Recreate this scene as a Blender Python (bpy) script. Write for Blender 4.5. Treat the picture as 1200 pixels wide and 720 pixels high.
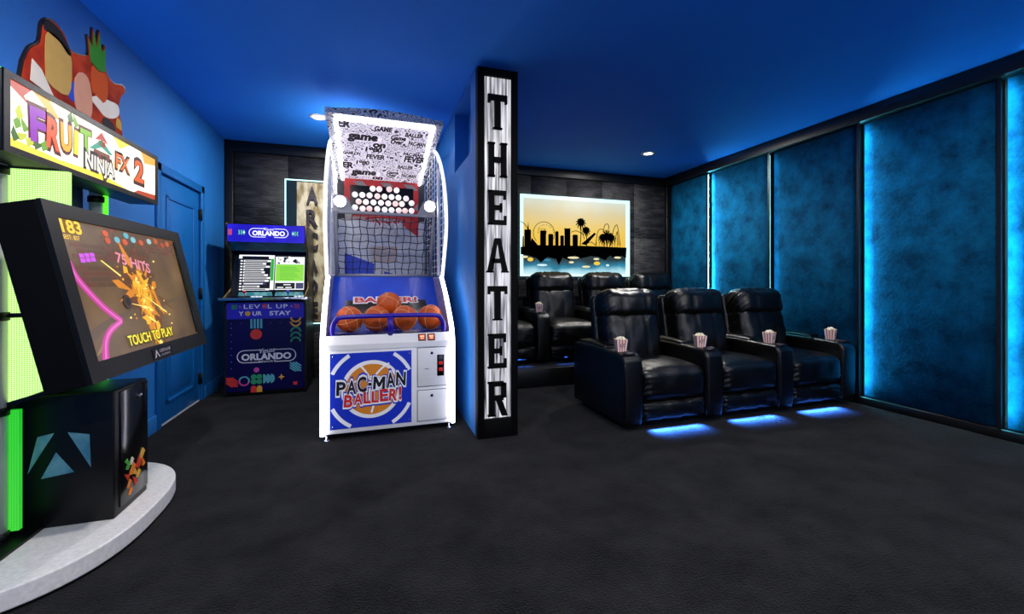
import bpy, bmesh, math, random
from mathutils import Vector, Matrix
random.seed(7)
S = bpy.context.scene
for o in list(bpy.data.objects): bpy.data.objects.remove(o)
C = S.collection

# ------------------------------------------------------------------ camera, world, exposure
H_CAM, CEIL = 1.16, 2.79
XL, XR, YB, YR = -1.61, 4.47, 5.70, -2.60          # room shell
cam = bpy.data.cameras.new('camera'); camo = bpy.data.objects.new('camera', cam); C.objects.link(camo)
cam.sensor_width = 36.0; cam.lens = 503.0/1200*36; cam.shift_y = -29.0/1200; cam.clip_start = 0.02
camo.location = (0, 0, H_CAM); camo.rotation_euler = (math.pi/2, 0, -math.atan(163/503.0))
S.camera = camo
W = bpy.data.worlds.new('world'); S.world = W; W.use_nodes = True
W.node_tree.nodes['Background'].inputs[0].default_value = (0.01, 0.02, 0.05, 1)
W.node_tree.nodes['Background'].inputs[1].default_value = 0.3
S.view_settings.view_transform = 'Standard'; S.view_settings.look = 'None'
S.view_settings.gamma = 1.0; S.view_settings.use_curve_mapping = False
S.view_settings.exposure = 0.25

DOWN_W = 30.0        # watts of one ceiling downlight
SCREEN_E = 2.0       # brightness of the added fill screen at the far end of the room, behind the camera
PANEL_LED = 75.0
CHAIR_LED = 2.5

# ------------------------------------------------------------------ materials
def lin(h, a=1.0):
    h = h.lstrip('#'); v = [int(h[i:i+2], 16)/255 for i in (0, 2, 4)]
    return tuple((x/12.92 if x <= .04045 else ((x+.055)/1.055)**2.4) for x in v) + (a,)
_M = {}
def _new(name):
    m = bpy.data.materials.new(name); m.use_nodes = True
    return m, m.node_tree, m.node_tree.nodes['Principled BSDF']
def _set(b, **k):
    for n, v in k.items():
        if n in b.inputs: b.inputs[n].default_value = v
def M(name, c='#808080', rough=.5, metal=0., spec=.5, c2=None, scale=20., bump=0., bscale=None, stretch=None,
      sheen=0., coat=0., detail=4., lo=.35, hi=.65, grain=.5):
    """principled material with an optional second colour mixed in by noise and optional noise bump"""
    if name in _M: return _M[name]
    m, t, b = _new(name)
    b.inputs['Base Color'].default_value = lin(c)
    _set(b, **{'Roughness': rough, 'Metallic': metal, 'Specular IOR Level': spec, 'Sheen Weight': sheen, 'Coat Weight': coat})
    tc = t.nodes.new('ShaderNodeTexCoord'); mp = t.nodes.new('ShaderNodeMapping')
    t.links.new(tc.outputs['Object'], mp.inputs[0])
    if stretch: mp.inputs['Scale'].default_value = stretch
    n = t.nodes.new('ShaderNodeTexNoise'); n.inputs['Scale'].default_value = scale; n.inputs['Detail'].default_value = detail; n.inputs['Roughness'].default_value = grain
    t.links.new(mp.outputs[0], n.inputs['Vector'])
    r = t.nodes.new('ShaderNodeValToRGB'); r.color_ramp.elements[0].position = lo; r.color_ramp.elements[1].position = hi
    c1 = lin(c); cc = lin(c2) if c2 else tuple(min(1, x*1.06) for x in c1[:3]) + (1,)
    r.color_ramp.elements[0].color = c1; r.color_ramp.elements[1].color = cc
    t.links.new(n.outputs[0], r.inputs[0]); t.links.new(r.outputs[0], b.inputs['Base Color'])
    if bump:
        n2 = t.nodes.new('ShaderNodeTexNoise'); n2.inputs['Scale'].default_value = bscale or scale*4; n2.inputs['Detail'].default_value = 3
        t.links.new(mp.outputs[0], n2.inputs['Vector'])
        bp = t.nodes.new('ShaderNodeBump'); bp.inputs['Strength'].default_value = bump; bp.inputs['Distance'].default_value = .01
        t.links.new(n2.outputs[0], bp.inputs['Height']); t.links.new(bp.outputs[0], b.inputs['Normal'])
    _M[name] = m; return m
def E(name, c, s=1., c2=None, scale=8., stretch=None, lo=.4, hi=.6, base='#101010', detail=3.):
    """something that gives off light: emission, optionally with a printed noise pattern"""
    if name in _M: return _M[name]
    m, t, b = _new(name)
    b.inputs['Base Color'].default_value = lin(base); b.inputs['Roughness'].default_value = .3
    b.inputs['Emission Color'].default_value = lin(c); b.inputs['Emission Strength'].default_value = s
    if c2:
        tc = t.nodes.new('ShaderNodeTexCoord'); mp = t.nodes.new('ShaderNodeMapping'); t.links.new(tc.outputs['Object'], mp.inputs[0])
        if stretch: mp.inputs['Scale'].default_value = stretch
        n = t.nodes.new('ShaderNodeTexNoise'); n.inputs['Scale'].default_value = scale; n.inputs['Detail'].default_value = detail
        t.links.new(mp.outputs[0], n.inputs['Vector'])
        r = t.nodes.new('ShaderNodeValToRGB'); r.color_ramp.elements[0].position = lo; r.color_ramp.elements[1].position = hi
        r.color_ramp.elements[0].color = lin(c); r.color_ramp.elements[1].color = lin(c2)
        t.links.new(n.outputs[0], r.inputs[0]); t.links.new(r.outputs[0], b.inputs['Emission Color'])
    _M[name] = m; return m
def Egrad(name, stops, axis=2, s=1., lo=0., hi=1., noise=.0):
    """backlit print whose inks run from one colour to the next along one axis of the object"""
    m, t, b = _new(name); b.inputs['Base Color'].default_value = (.01, .01, .01, 1)
    tc = t.nodes.new('ShaderNodeTexCoord'); sp = t.nodes.new('ShaderNodeSeparateXYZ'); t.links.new(tc.outputs['Object'], sp.inputs[0])
    mr = t.nodes.new('ShaderNodeMapRange'); mr.inputs[1].default_value = lo; mr.inputs[2].default_value = hi
    t.links.new(sp.outputs[axis], mr.inputs[0])
    src = mr.outputs[0]
    if noise:
        n = t.nodes.new('ShaderNodeTexNoise'); n.inputs['Scale'].default_value = 3.; t.links.new(tc.outputs['Object'], n.inputs['Vector'])
        ma = t.nodes.new('ShaderNodeMath'); ma.operation = 'MULTIPLY_ADD'; ma.inputs[1].default_value = noise
        t.links.new(n.outputs[0], ma.inputs[0]); t.links.new(mr.outputs[0], ma.inputs[2])
        mb = t.nodes.new('ShaderNodeMath'); mb.operation = 'SUBTRACT'; mb.inputs[1].default_value = noise*.5
        t.links.new(ma.outputs[0], mb.inputs[0]); src = mb.outputs[0]
    r = t.nodes.new('ShaderNodeValToRGB'); e = r.color_ramp.elements
    while len(e) < len(stops): e.new(.5)
    for i, (p, c) in enumerate(stops): e[i].position = p; e[i].color = lin(c)
    t.links.new(src, r.inputs[0]); t.links.new(r.outputs[0], b.inputs['Emission Color'])
    b.inputs['Emission Strength'].default_value = s
    _M[name] = m; return m

m_blue  = M('blue_wall_paint', '#0a6cba', .72, c2='#0b71c0', scale=3, bump=.35, bscale=90)
m_ceil  = M('blue_ceiling_paint', '#1686f2', .8, c2='#1889f4', scale=3, bump=.3, bscale=80)
m_door  = M('blue_door_enamel', '#0861a8', .35, bump=.05, bscale=60)
m_blackt = M('black_trim_paint', '#08080a', .4, bump=.05)
m_black = M('black_powder_coat', '#050506', .42, spec=.3, c2='#08080a', scale=60, bump=.08, bscale=300)
m_matt = M('matt_black_paint', '#030304', .7, spec=.12)
m_gloss = M('black_gloss_plastic', '#060607', .15)
m_carpet = M('charcoal_carpet', '#050507', .95, spec=.05, c2='#1f1f22', scale=3.4, detail=15, grain=.72, bump=1., bscale=110, lo=.36, hi=.68, sheen=.05)
m_slate = M('black_slate', '#16161a', .6, c2='#3c3b3d', scale=5, detail=10, bump=1., bscale=16, stretch=(1, 1, 4), lo=.4, hi=.72)
m_velvet = M('teal_velvet', '#002440', .85, spec=.08, c2='#066694', scale=4., detail=15, grain=.7, bump=.4, bscale=45, lo=.32, hi=.72)
m_leather = M('black_leather', '#030303', .3, c2='#050404', scale=12, bump=.3, bscale=130)
m_white = M('white_metal_panel', '#e4e4e6', .35, c2='#ececee', scale=4)
m_grey  = M('grey_plastic', '#9a9ba0', .4)
m_alu   = M('brushed_aluminium', '#b4b6bc', .35, metal=.25, c2='#cfd1d6', scale=30, stretch=(1, 1, .05))
m_plat  = M('silver_laminate', '#d6d3d1', .4, c2='#e6e3e1', scale=60, bump=.1, bscale=200)
m_chrome = M('chrome', '#c9c9cc', .15, metal=1)
m_steelw = M('white_wire', '#f0f0f2', .4)
m_rail  = M('violet_rail_paint', '#26109c', .3)
m_ballo = M('orange_basketball_rubber', '#d4590a', .45, c2='#c44f06', scale=20, bump=.3, bscale=260)
m_seam  = M('pale_ball_seam', '#e8b987', .5)
m_wood  = M('weathered_wood', '#6b4a24', .6, c2='#a67f49', scale=9, stretch=(6, 6, .6), bump=.3)
m_net   = M('navy_net_cord', '#0e1330', .7)
m_cord  = M('white_net_cord', '#dcd9d8', .7)
m_red   = M('red_enamel', '#c21a1c', .4)
m_dark  = M('dark_void_panel', '#050507', .6)
m_corn  = M('popcorn', '#f3e2b8', .7, c2='#fff6dd', scale=60)
m_boxw  = M('popcorn_card_white', '#eadad4', .6)
m_boxr  = M('popcorn_card_red', '#c8776b', .6)
m_boxd  = M('popcorn_card_dark_red', '#7c1a1c', .6)
e_white = E('led_white', '#f6f4ff', 9.)
e_lens  = E('downlight_lens', '#fff4e6', 9.)
def P(c, rough=.4): return M('ink_' + c.strip('#'), c, rough)
def L(c, s=.9): return E('lit_ink_%s_%d' % (c.strip('#'), round(s*100)), c, s)

# ------------------------------------------------------------------ mesh builder
class Fr:
    """a flat frame to draw on: origin, right, up; n points to the viewer"""
    def __init__(s, o, u, v):
        s.o, s.u, s.v = Vector(o), Vector(u).normalized(), Vector(v).normalized(); s.n = s.u.cross(s.v).normalized()
    def p(s, a, b, c=0.): return s.o + s.u*a + s.v*b + s.n*c
class MB:
    def __init__(s): s.V, s.F, s.I, s.S = [], [], [], []
    def add(s, vs, fs, mi=0, sm=False):
        k = len(s.V); s.V += [tuple(v) for v in vs]
        for f in fs: s.F.append(tuple(k+i for i in f)); s.I.append(mi); s.S.append(sm)
        return s
    def box(s, x0, x1, y0, y1, z0, z1, mi=0):
        return s.add([(x, y, z) for z in (z0, z1) for y in (y0, y1) for x in (x0, x1)],
                     [(0, 2, 3, 1), (4, 5, 7, 6), (0, 1, 5, 4), (2, 6, 7, 3), (0, 4, 6, 2), (1, 3, 7, 5)], mi)
    def bm(s, b, mi=0, sm=True):
        b.verts.index_update()
        s.add([v.co[:] for v in b.verts], [[v.index for v in f.verts] for f in b.faces], mi, sm); b.free(); return s
    def rbox(s, x0, x1, y0, y1, z0, z1, r=.01, seg=2, mi=0):
        b = bmesh.new(); bmesh.ops.create_cube(b, size=1)
        for v in b.verts: v.co = Vector(((x0+x1)/2+v.co.x*(x1-x0), (y0+y1)/2+v.co.y*(y1-y0), (z0+z1)/2+v.co.z*(z1-z0)))
        bmesh.ops.bevel(b, geom=b.edges[:], offset=r, segments=seg, affect='EDGES', profile=.5); return s.bm(b, mi)
    def poly(s, fr, pts, c1=.001, c0=0., mi=0):
        n = len(pts); a = sum(pts[i][0]*pts[(i+1) % n][1]-pts[(i+1) % n][0]*pts[i][1] for i in range(n))
        if a < 0: pts = pts[::-1]
        vs = [fr.p(x, y, c1) for x, y in pts] + [fr.p(x, y, c0) for x, y in pts]
        return s.add(vs, [tuple(range(n)), tuple(range(2*n-1, n-1, -1))] + [(i+n, (i+1) % n+n, (i+1) % n, i) for i in range(n)], mi)
    def rect(s, fr, x0, y0, x1, y1, c1=.001, c0=0., mi=0): return s.poly(fr, [(x0, y0), (x1, y0), (x1, y1), (x0, y1)], c1, c0, mi)
    def disc(s, fr, cx, cy, r, c1=.001, c0=0., mi=0, n=24, ry=None, a0=0., a1=2*math.pi):
        full = abs(a1-a0-2*math.pi) < 1e-6; k = n if full else n+1
        return s.poly(fr, [(cx+r*math.cos(a0+(a1-a0)*i/n), cy+(ry or r)*math.sin(a0+(a1-a0)*i/n)) for i in range(k)], c1, c0, mi)
    def ring(s, fr, cx, cy, r0, r1, c1=.001, c0=0., mi=0, n=32, a0=0., a1=2*math.pi, clip=None):
        for i in range(n):
            A, B = a0+(a1-a0)*i/n, a0+(a1-a0)*(i+1)/n
            q = [(cx+r*math.cos(t), cy+r*math.sin(t)) for r, t in ((r0, A), (r1, A), (r1, B), (r0, B))]
            if clip and any(not (clip[0] <= x <= clip[2] and clip[1] <= y <= clip[3]) for x, y in q): continue
            s.poly(fr, q, c1, c0, mi)
        return s
    def stroke(s, fr, pts, w, c1=.001, c0=0., mi=0):
        w = w if isinstance(w, (list, tuple)) else [w]*len(pts)
        for i in range(len(pts)-1):
            (x0, y0), (x1, y1) = pts[i], pts[i+1]; d = math.hypot(x1-x0, y1-y0) or 1e-6; nx, ny = -(y1-y0)/d/2, (x1-x0)/d/2
            ex, ey = (x1-x0)/d*w[i]*.18, (y1-y0)/d*w[i]*.18
            s.poly(fr, [(x0-ex+nx*w[i], y0-ey+ny*w[i]), (x1+ex+nx*w[i+1], y1+ey+ny*w[i+1]), (x1+ex-nx*w[i+1], y1+ey-ny*w[i+1]), (x0-ex-nx*w[i], y0-ey-ny*w[i])], c1, c0, mi)
        return s
    def tube(s, pts, r, seg=8, closed=False, mi=0, cap=True):
        pts = [Vector(p) for p in pts]; n = len(pts); vs, fs = [], []
        rr = r if isinstance(r, (list, tuple)) else [r]*n
        up = None
        for i, p in enumerate(pts):
            a = pts[(i-1) % n] if (i > 0 or closed) else p; b = pts[(i+1) % n] if (i < n-1 or closed) else p
            t = (b-a).normalized()
            if up is None: up = Vector((0, 0, 1)) if abs(t.z) < .9 else Vector((1, 0, 0))
            x = (up - t*up.dot(t)).normalized(); y = t.cross(x); up = x
            vs += [p + (x*math.cos(2*math.pi*k/seg) + y*math.sin(2*math.pi*k/seg))*rr[i] for k in range(seg)]
        for i in range(n if closed else n-1):
            j = (i+1) % n
            fs += [(i*seg+k, i*seg+(k+1) % seg, j*seg+(k+1) % seg, j*seg+k) for k in range(seg)]
        if cap and not closed: fs += [tuple(range(seg-1, -1, -1)), tuple((n-1)*seg+k for k in range(seg))]
        return s.add(vs, fs, mi, True)
    def lathe(s, prof, c=(0, 0, 0), seg=24, mi=0, axis='z', sm=True):
        vs, fs = [], []; n = len(prof); cx, cy, cz = c
        for r, z in prof:
            for k in range(seg):
                t = 2*math.pi*k/seg; a, b = r*math.cos(t), r*math.sin(t)
                vs.append((cx+a, cy+b, cz+z) if axis == 'z' else (cx+a, cy-z, cz+b) if axis == '-y' else (cx+z, cy+a, cz+b))
        for i in range(n-1): fs += [(i*seg+k, i*seg+(k+1) % seg, (i+1)*seg+(k+1) % seg, (i+1)*seg+k) for k in range(seg)]
        return s.add(vs, fs, mi, sm)
    def sphere(s, c, r, seg=16, rings=10, mi=0, sq=(1, 1, 1)):
        pr = [(r*math.sin(math.pi*i/rings), -r*math.cos(math.pi*i/rings)) for i in range(rings+1)]
        k = len(s.V); s.lathe(pr, (0, 0, 0), seg, mi)
        for i in range(k, len(s.V)): v = s.V[i]; s.V[i] = (c[0]+v[0]*sq[0], c[1]+v[1]*sq[1], c[2]+v[2]*sq[2])
        return s
    def text(s, fr, txt, x, y, h, c1=.002, c0=0., mi=0, w=None, bold=0., shear=0., rot=0., align='CENTER', sp=1.):
        cu = bpy.data.curves.new('t', 'FONT'); cu.body = txt; cu.align_x = align; cu.align_y = 'CENTER'; cu.size = 1
        cu.offset = bold; cu.shear = shear; cu.resolution_u = 3; cu.space_character = sp
        ob = bpy.data.objects.new('t', cu); C.objects.link(ob); dg = bpy.context.evaluated_depsgraph_get(); dg.update()
        me = bpy.data.meshes.new_from_object(ob.evaluated_get(dg))
        vs = [v.co.copy() for v in me.vertices]; fs = [tuple(p.vertices) for p in me.polygons]
        bpy.data.objects.remove(ob); bpy.data.curves.remove(cu); bpy.data.meshes.remove(me)
        if not vs: return s
        if txt == 'M':                                          # the stock M folds over itself when fattened
            q = [(0, 0), (0, .7), (.17, .7), (.36, .36), (.55, .7), (.72, .7), (.72, 0), (.56, 0), (.56, .40), (.42, .14), (.30, .14), (.16, .40), (.16, 0)] if bold < .015 else [(-.02, 0), (-.02, .7), (.2, .7), (.36, .55), (.52, .7), (.74, .7), (.74, 0)]
            vs = [Vector((x_, y_, 0)) for x_, y_ in q]; fs = [tuple(range(len(q)-1, -1, -1))]
        xs = [v.x for v in vs]; ys = [v.y for v in vs]; k = h/.7
        kx = k if not w else w/(max(xs)-min(xs)+1e-6); ox = (max(xs)+min(xs))/2 if align == 'CENTER' else min(xs); oy = (max(ys)+min(ys))/2
        cr, sr = math.cos(rot), math.sin(rot); out = []
        for v in vs:
            a, b = (v.x-ox)*kx, (v.y-oy)*k
            out.append(fr.p(x+a*cr-b*sr, y+a*sr+b*cr, c1))
        return s.add(out, fs, mi)
    def cut(s): s.C = getattr(s, 'C', []) + [(len(s.V), len(s.F))]; return s
    def build(s, name, mats, parent=None, bevel=0.):
        if getattr(s, 'C', None):                                # one object for each piece between the cuts
            v0 = f0_ = 0; o = None
            for v1, f1 in s.C:
                m = MB(); m.V = s.V[v0:v1]; m.F = [tuple(i-v0 for i in f) for f in s.F[f0_:f1]]; m.I = s.I[f0_:f1]; m.S = s.S[f0_:f1]
                if m.F: o = m.build(name, mats, parent, bevel)
                v0, f0_ = v1, f1
            return o
        me = bpy.data.meshes.new(name); me.from_pydata(s.V, [], s.F)
        for m in (mats if isinstance(mats, (list, tuple)) else [mats]): me.materials.append(m)
        me.polygons.foreach_set('material_index', s.I); me.polygons.foreach_set('use_smooth', s.S); me.update()
        o = bpy.data.objects.new(name, me); C.objects.link(o)
        if parent: o.parent = parent
        if bevel:
            b = o.modifiers.new('bevel', 'BEVEL'); b.width = bevel; b.segments = 2; b.limit_method = 'ANGLE'
        return o
def tag(o, label=None, cat=None, group=None, kind=None):
    for k, v in (('label', label), ('category', cat), ('group', group), ('kind', kind)):
        if v: o[k] = v
    return o
def thing(name, label, cat, loc=(0, 0, 0), rz=0., group=None):
    o = bpy.data.objects.new(name, None); o.empty_display_size = .1; C.objects.link(o)
    o.location = loc; o.rotation_euler = (0, 0, rz); return tag(o, label, cat, group)
def struct(o): return tag(o, kind='structure')
def copy_tree(o, parent=None):
    c = o.copy(); C.objects.link(c); c.parent = parent
    for ch in list(o.children): copy_tree(ch, c)
    return c
def area_light(name, parent, loc, rot, power, sx, sy, color, shape='RECTANGLE', spread=math.pi):
    l = bpy.data.lights.new(name, 'AREA'); l.energy = power; l.shape = shape; l.size = sx; l.size_y = sy; l.color = color; l.spread = spread
    o = bpy.data.objects.new(name, l); C.objects.link(o); o.location = loc; o.rotation_euler = rot; o.parent = parent; return o
def curve_pts(pts, n=8):
    """Catmull-Rom through the points"""
    P_ = [Vector(p) for p in pts]; out = []
    for i in range(len(P_)-1):
        p0, p1, p2, p3 = P_[max(i-1, 0)], P_[i], P_[i+1], P_[min(i+2, len(P_)-1)]
        for k in range(n):
            t = k/n
            out.append(.5*((2*p1)+(p2-p0)*t+(2*p0-5*p1+4*p2-p3)*t*t+(3*p1-p0-3*p2+p3)*t**3))
    return out + [P_[-1]]
def fy(o=(0, 0, 0)): return Fr(o, (1, 0, 0), (0, 0, 1))       # faces -Y
def fx(o=(0, 0, 0)): return Fr(o, (0, 1, 0), (0, 0, 1))       # faces +X

# ================================================================== THE SETTING
struct(MB().box(XL-.1, XR+.1, YR-.1, YB+.1, -.1, 0).build('floor', m_carpet))
struct(MB().box(XL-.1, XR+.1, YR-.1, YB+.1, CEIL, CEIL+.1).build('ceiling', m_ceil))
D0, D1, DH = 4.10, 4.93, 2.03                                  # door opening in the left wall
wl = MB().box(XL-.12, XL, YR, D0-.01, 0, CEIL).box(XL-.12, XL, D1+.01, YB, 0, CEIL).box(XL-.12, XL, D0-.01, D1+.01, DH+.01, CEIL).box(XL-.12, XL-.10, D0-.01, D1+.01, 0, DH+.01)
struct(wl.build('wall_left', m_blue))
wb = struct(MB().box(XL-.1, XR+.1, YB, YB+.1, 0, CEIL).build('wall_back', m_dark))
def slate(x0, x1):
    n = max(1, round((x1-x0)/.61)); w = (x1-x0)/n
    for i in range(n):
        for z0, z1 in ((.0, .92), (.92, 1.84), (1.84, 2.665)):
            MB().rbox(x0+i*w+.0015, x0+(i+1)*w-.0015, YB-.018-random.random()*.003, YB, z0+.0015, z1-.0015, .003, 1).build('slate_panel', m_slate, wb)
slate(XL+.09, .735); slate(1.0, XR-.1)
struct(MB().box(XR, XR+.1, YR, YB, 0, CEIL).build('wall_right', m_dark))
struct(MB().box(XL, XR, YR-.1, YR, 0, CEIL).build('wall_rear', m_blue))
# black trim boards: crown along the back wall, corner posts, crown and base on the right wall
struct(MB().rbox(XL, .735, YB-.05, YB, 2.665, CEIL, .006).build('trim_1', m_blackt))
struct(MB().rbox(1.0, XR-.13, YB-.05, YB, 2.665, CEIL, .006).build('trim_2', m_blackt))
struct(MB().rbox(XL, XL+.09, YB-.05, YB, 0, 2.665, .006).build('trim_3', m_blackt))
struct(MB().rbox(XR-.13, XR, YR, YB, 2.665, CEIL, .006).build('trim_4', m_blackt))
struct(MB().rbox(XR-.10, XR, YB-.06, YB, .11, 2.665, .006).build('trim_5', m_blackt))
struct(MB().rbox(XR-.06, XR, YR, YB, 0, .075, .006).build('baseboard_right', m_blackt))
for y0, y1, n in ((D1+.08, YB-.05, 'baseboard_left'),):
    struct(MB().rbox(XL, XL+.016, y0, y1, 0, .13, .004).build(n, m_blue))
struct(MB().rbox(XL, XL+.016, YR, D0-.08, 0, .13, .004).build('baseboard_left_near', m_blue))

# door in the left wall: casing, slab with two raised panels, hinges
dr = struct(MB().rbox(XL-.05, XL-.008, D0, D1, .012, DH, .004).build('door_1', m_door))
cs = MB()
for y0, y1, z0, z1 in ((D0-.075, D0-.006, 0, DH+.075), (D1+.006, D1+.075, 0, DH+.075), (D0-.075, D1+.075, DH+.006, DH+.075)):
    cs.rbox(XL-.005, XL+.018, y0, y1, z0, z1, .005)
cs.build('casing', m_door, dr)
for z0, z1 in ((.16, .80), (.95, 1.88)):
    f = MB(); y0, y1 = D0+.13, D1-.13
    for a0, a1, b0, b1 in ((y0, y1, z0, z0+.03), (y0, y1, z1-.03, z1), (y0, y0+.03, z0, z1), (y1-.03, y1, z0, z1)):
        f.rbox(XL-.012, XL+.002, a0, a1, b0, b1, .005)
    f.build('panel_moulding', m_door, dr)
    MB().rbox(XL-.012, XL-.002, y0+.07, y1-.07, z0+.07, z1-.07, .006).build('raised_panel', m_door, dr)
for z in (.22, 1.05, 1.82):
    MB().rbox(XL-.01, XL+.012, D1-.012, D1+.02, z-.05, z+.05, .003).tube([(XL+.014, D1+.004, z-.055), (XL+.014, D1+.004, z+.055)], .008, 8).build('hinge', m_black, dr)
MB().box(XL-.06, XL-.004, D0, D1, 0, .011).build('threshold', M('pale_threshold', '#c9cdd2', .4), dr)

# partition between the arcade and the cinema, with a high niche on the arcade side
PX0, PX1, PY0 = .735, 1.0, 3.16
N0, N1, NZ0, NZ1, ND = 3.33, 4.02, 2.19, 2.74, .13
pw = MB().box(PX0+ND, PX1, PY0, YB, 0, CEIL).box(PX0, PX0+ND, PY0, N0, 0, CEIL).box(PX0, PX0+ND, N1, YB, 0, CEIL)
pw.box(PX0, PX0+ND, N0, N1, 0, NZ0).box(PX0, PX0+ND, N0, N1, NZ1, CEIL)
struct(pw.build('wall_partition', m_blue))
# riser under the back row
struct(MB().box(PX1, XR-.0, 4.44, YB-.02, 0, .20).build('floor_riser', m_carpet))
struct(MB().rbox(PX1, XR-.0, 4.425, 4.445, 0, .205, .004).build('trim_6', m_blackt))

# ------------------------------------------------------------------ velvet wall panels with light strips in the joints
seams = [5.74-.965*i for i in range(9)]
seams[0] = 5.63
for i in range(8):
    y1, y0 = seams[i], seams[i+1]
    if y0 < YR: break
    t = thing('acoustic_panel', 'x', 'wall panel', (XR-.021, (y0+y1)/2, .08), 0, 'velvet panels along the side wall')
    hw = (y1-y0)/2; b = MB(); far, near = .026, .046            # near edge stands further off the wall
    n = 10; g = []
    for k in range(n+1):
        yy = hw-.004-(2*hw-.034)*k/n; q = k/n; e = min(q, 1-q)*n
        x = -(far+(near-far)*q)+(.014*max(0, 1-e)**2)
        g.append((x, yy))
    vs = [(x, y, z) for z in (.004, 2.58) for x, y in g] + [(0, y, z) for z in (.004, 2.58) for x, y in g]
    m = n+1
    fs = [(k, k+1, m+k+1, m+k) for k in range(n)] + [(2*m+k, k, k+1, 2*m+k+1)[::-1] for k in range(n)] + [(m+k, 3*m+k, 3*m+k+1, m+k+1)[::-1] for k in range(n)]
    fs += [(0, m, 3*m, 2*m), (n, 2*m+n, 3*m+n, m+n)]
    b.add(vs, fs, 0, True).build('velvet_face', m_velvet, t)
    yn = -hw+.03
    MB().box(-.074, 0, yn-.006, yn-.001, .0, 2.58).box(-.074, -.063, yn-.024, yn-.006, .0, 2.58).build('edge_profile', m_blackt, t)
    bright = [2.0, .25, 1.2, 1.1, 1.1, 1.0, 1.0, 1.0][i]
    # the strip is fixed on the near edge and washes the next panel
    MB().box(-.062, -.046, yn-.010, yn-.0065, .02, 2.56).build('light_strip', E('panel_led_%d' % i, '#62e0ff', PANEL_LED*bright), t)
    lab = ['by the cinema back wall, beside the corner post', 'behind the back row, second from the corner post', 'beside the front row armrest with popcorn',
           'in front of the recliners, wide and dark', 'with the bright edge next to the wide dark one', 'further along the side wall towards the added screen', 'further along the side wall near the added screen', 'last along the side wall by the added screen'][i]
    t['label'] = 'teal velvet wall panel ' + lab

# ------------------------------------------------------------------ ceiling downlights
def downlight():
    t = thing('recessed_light', 'x', 'ceiling light', (0, 0, CEIL), 0, 'recessed ceiling lights')
    MB().lathe([(.052, -.002), (.056, -.008), (.082, -.006), (.088, -.001), (.088, 0)], seg=28).build('trim_ring', M('white_trim_ring', '#e9e6e2', .4), t)
    MB().lathe([(0, -.004), (.054, -.004)], seg=24).build('lens', e_lens, t)
    area_light('bulb', t, (0, 0, -.012), (0, 0, 0), DOWN_W, .1, .1, (1., .96, .9), 'DISK')
    return t
d0 = downlight()
spots = [(-.51, 4.61, 'round recessed light in the ceiling beside the basketball machine canopy'), (3.31, 4.63, 'round recessed light in the ceiling above the back row of recliners'),
         (-.51, 1.25, 'added recessed light in the arcade ceiling, middle of its line'), (1.55, 1.1, 'added recessed light in the ceiling facing the theater sign'),  # these and the following are added lights out of view, for fill
         (3.31, 1.25, 'added recessed light in the ceiling before the front row of recliners'),
         (-.51, -1.1, 'added recessed light at the rear of the arcade ceiling'), (1.55, -1.1, 'added recessed light at the rear of the ceiling, centre'), (3.31, -1.1, 'added recessed light in the ceiling by the added screen')]
for i, (x, y, lab) in enumerate(spots):
    o = d0 if i == 0 else copy_tree(d0); o.location = (x, y, CEIL); o['label'] = lab
    if i:                                                       # power tuned lamp by lamp
        for ch in o.children:
            if ch.type == 'LIGHT': ch.data = ch.data.copy(); ch.data.energy = DOWN_W*(1., 1.5, 1., 1., .5, 1., 1., .6)[i]

# added screen on the rear wall, out of view, as frontal fill light
t = thing('added_fill_screen', 'wide added fill screen on the rear wall, out of view, facing the recliners', 'screen', (2.0, YR, .75))
MB().rbox(-1.65, 1.65, .002, .05, -.03, 1.75, .01).build('frame', m_black, t)
MB().box(-1.6, 1.6, .05, .054, .02, 1.70).build('picture', E('fill_screen_glow', '#a8b8e0', SCREEN_E, c2='#e4e8f4', scale=1.2), t)

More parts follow.
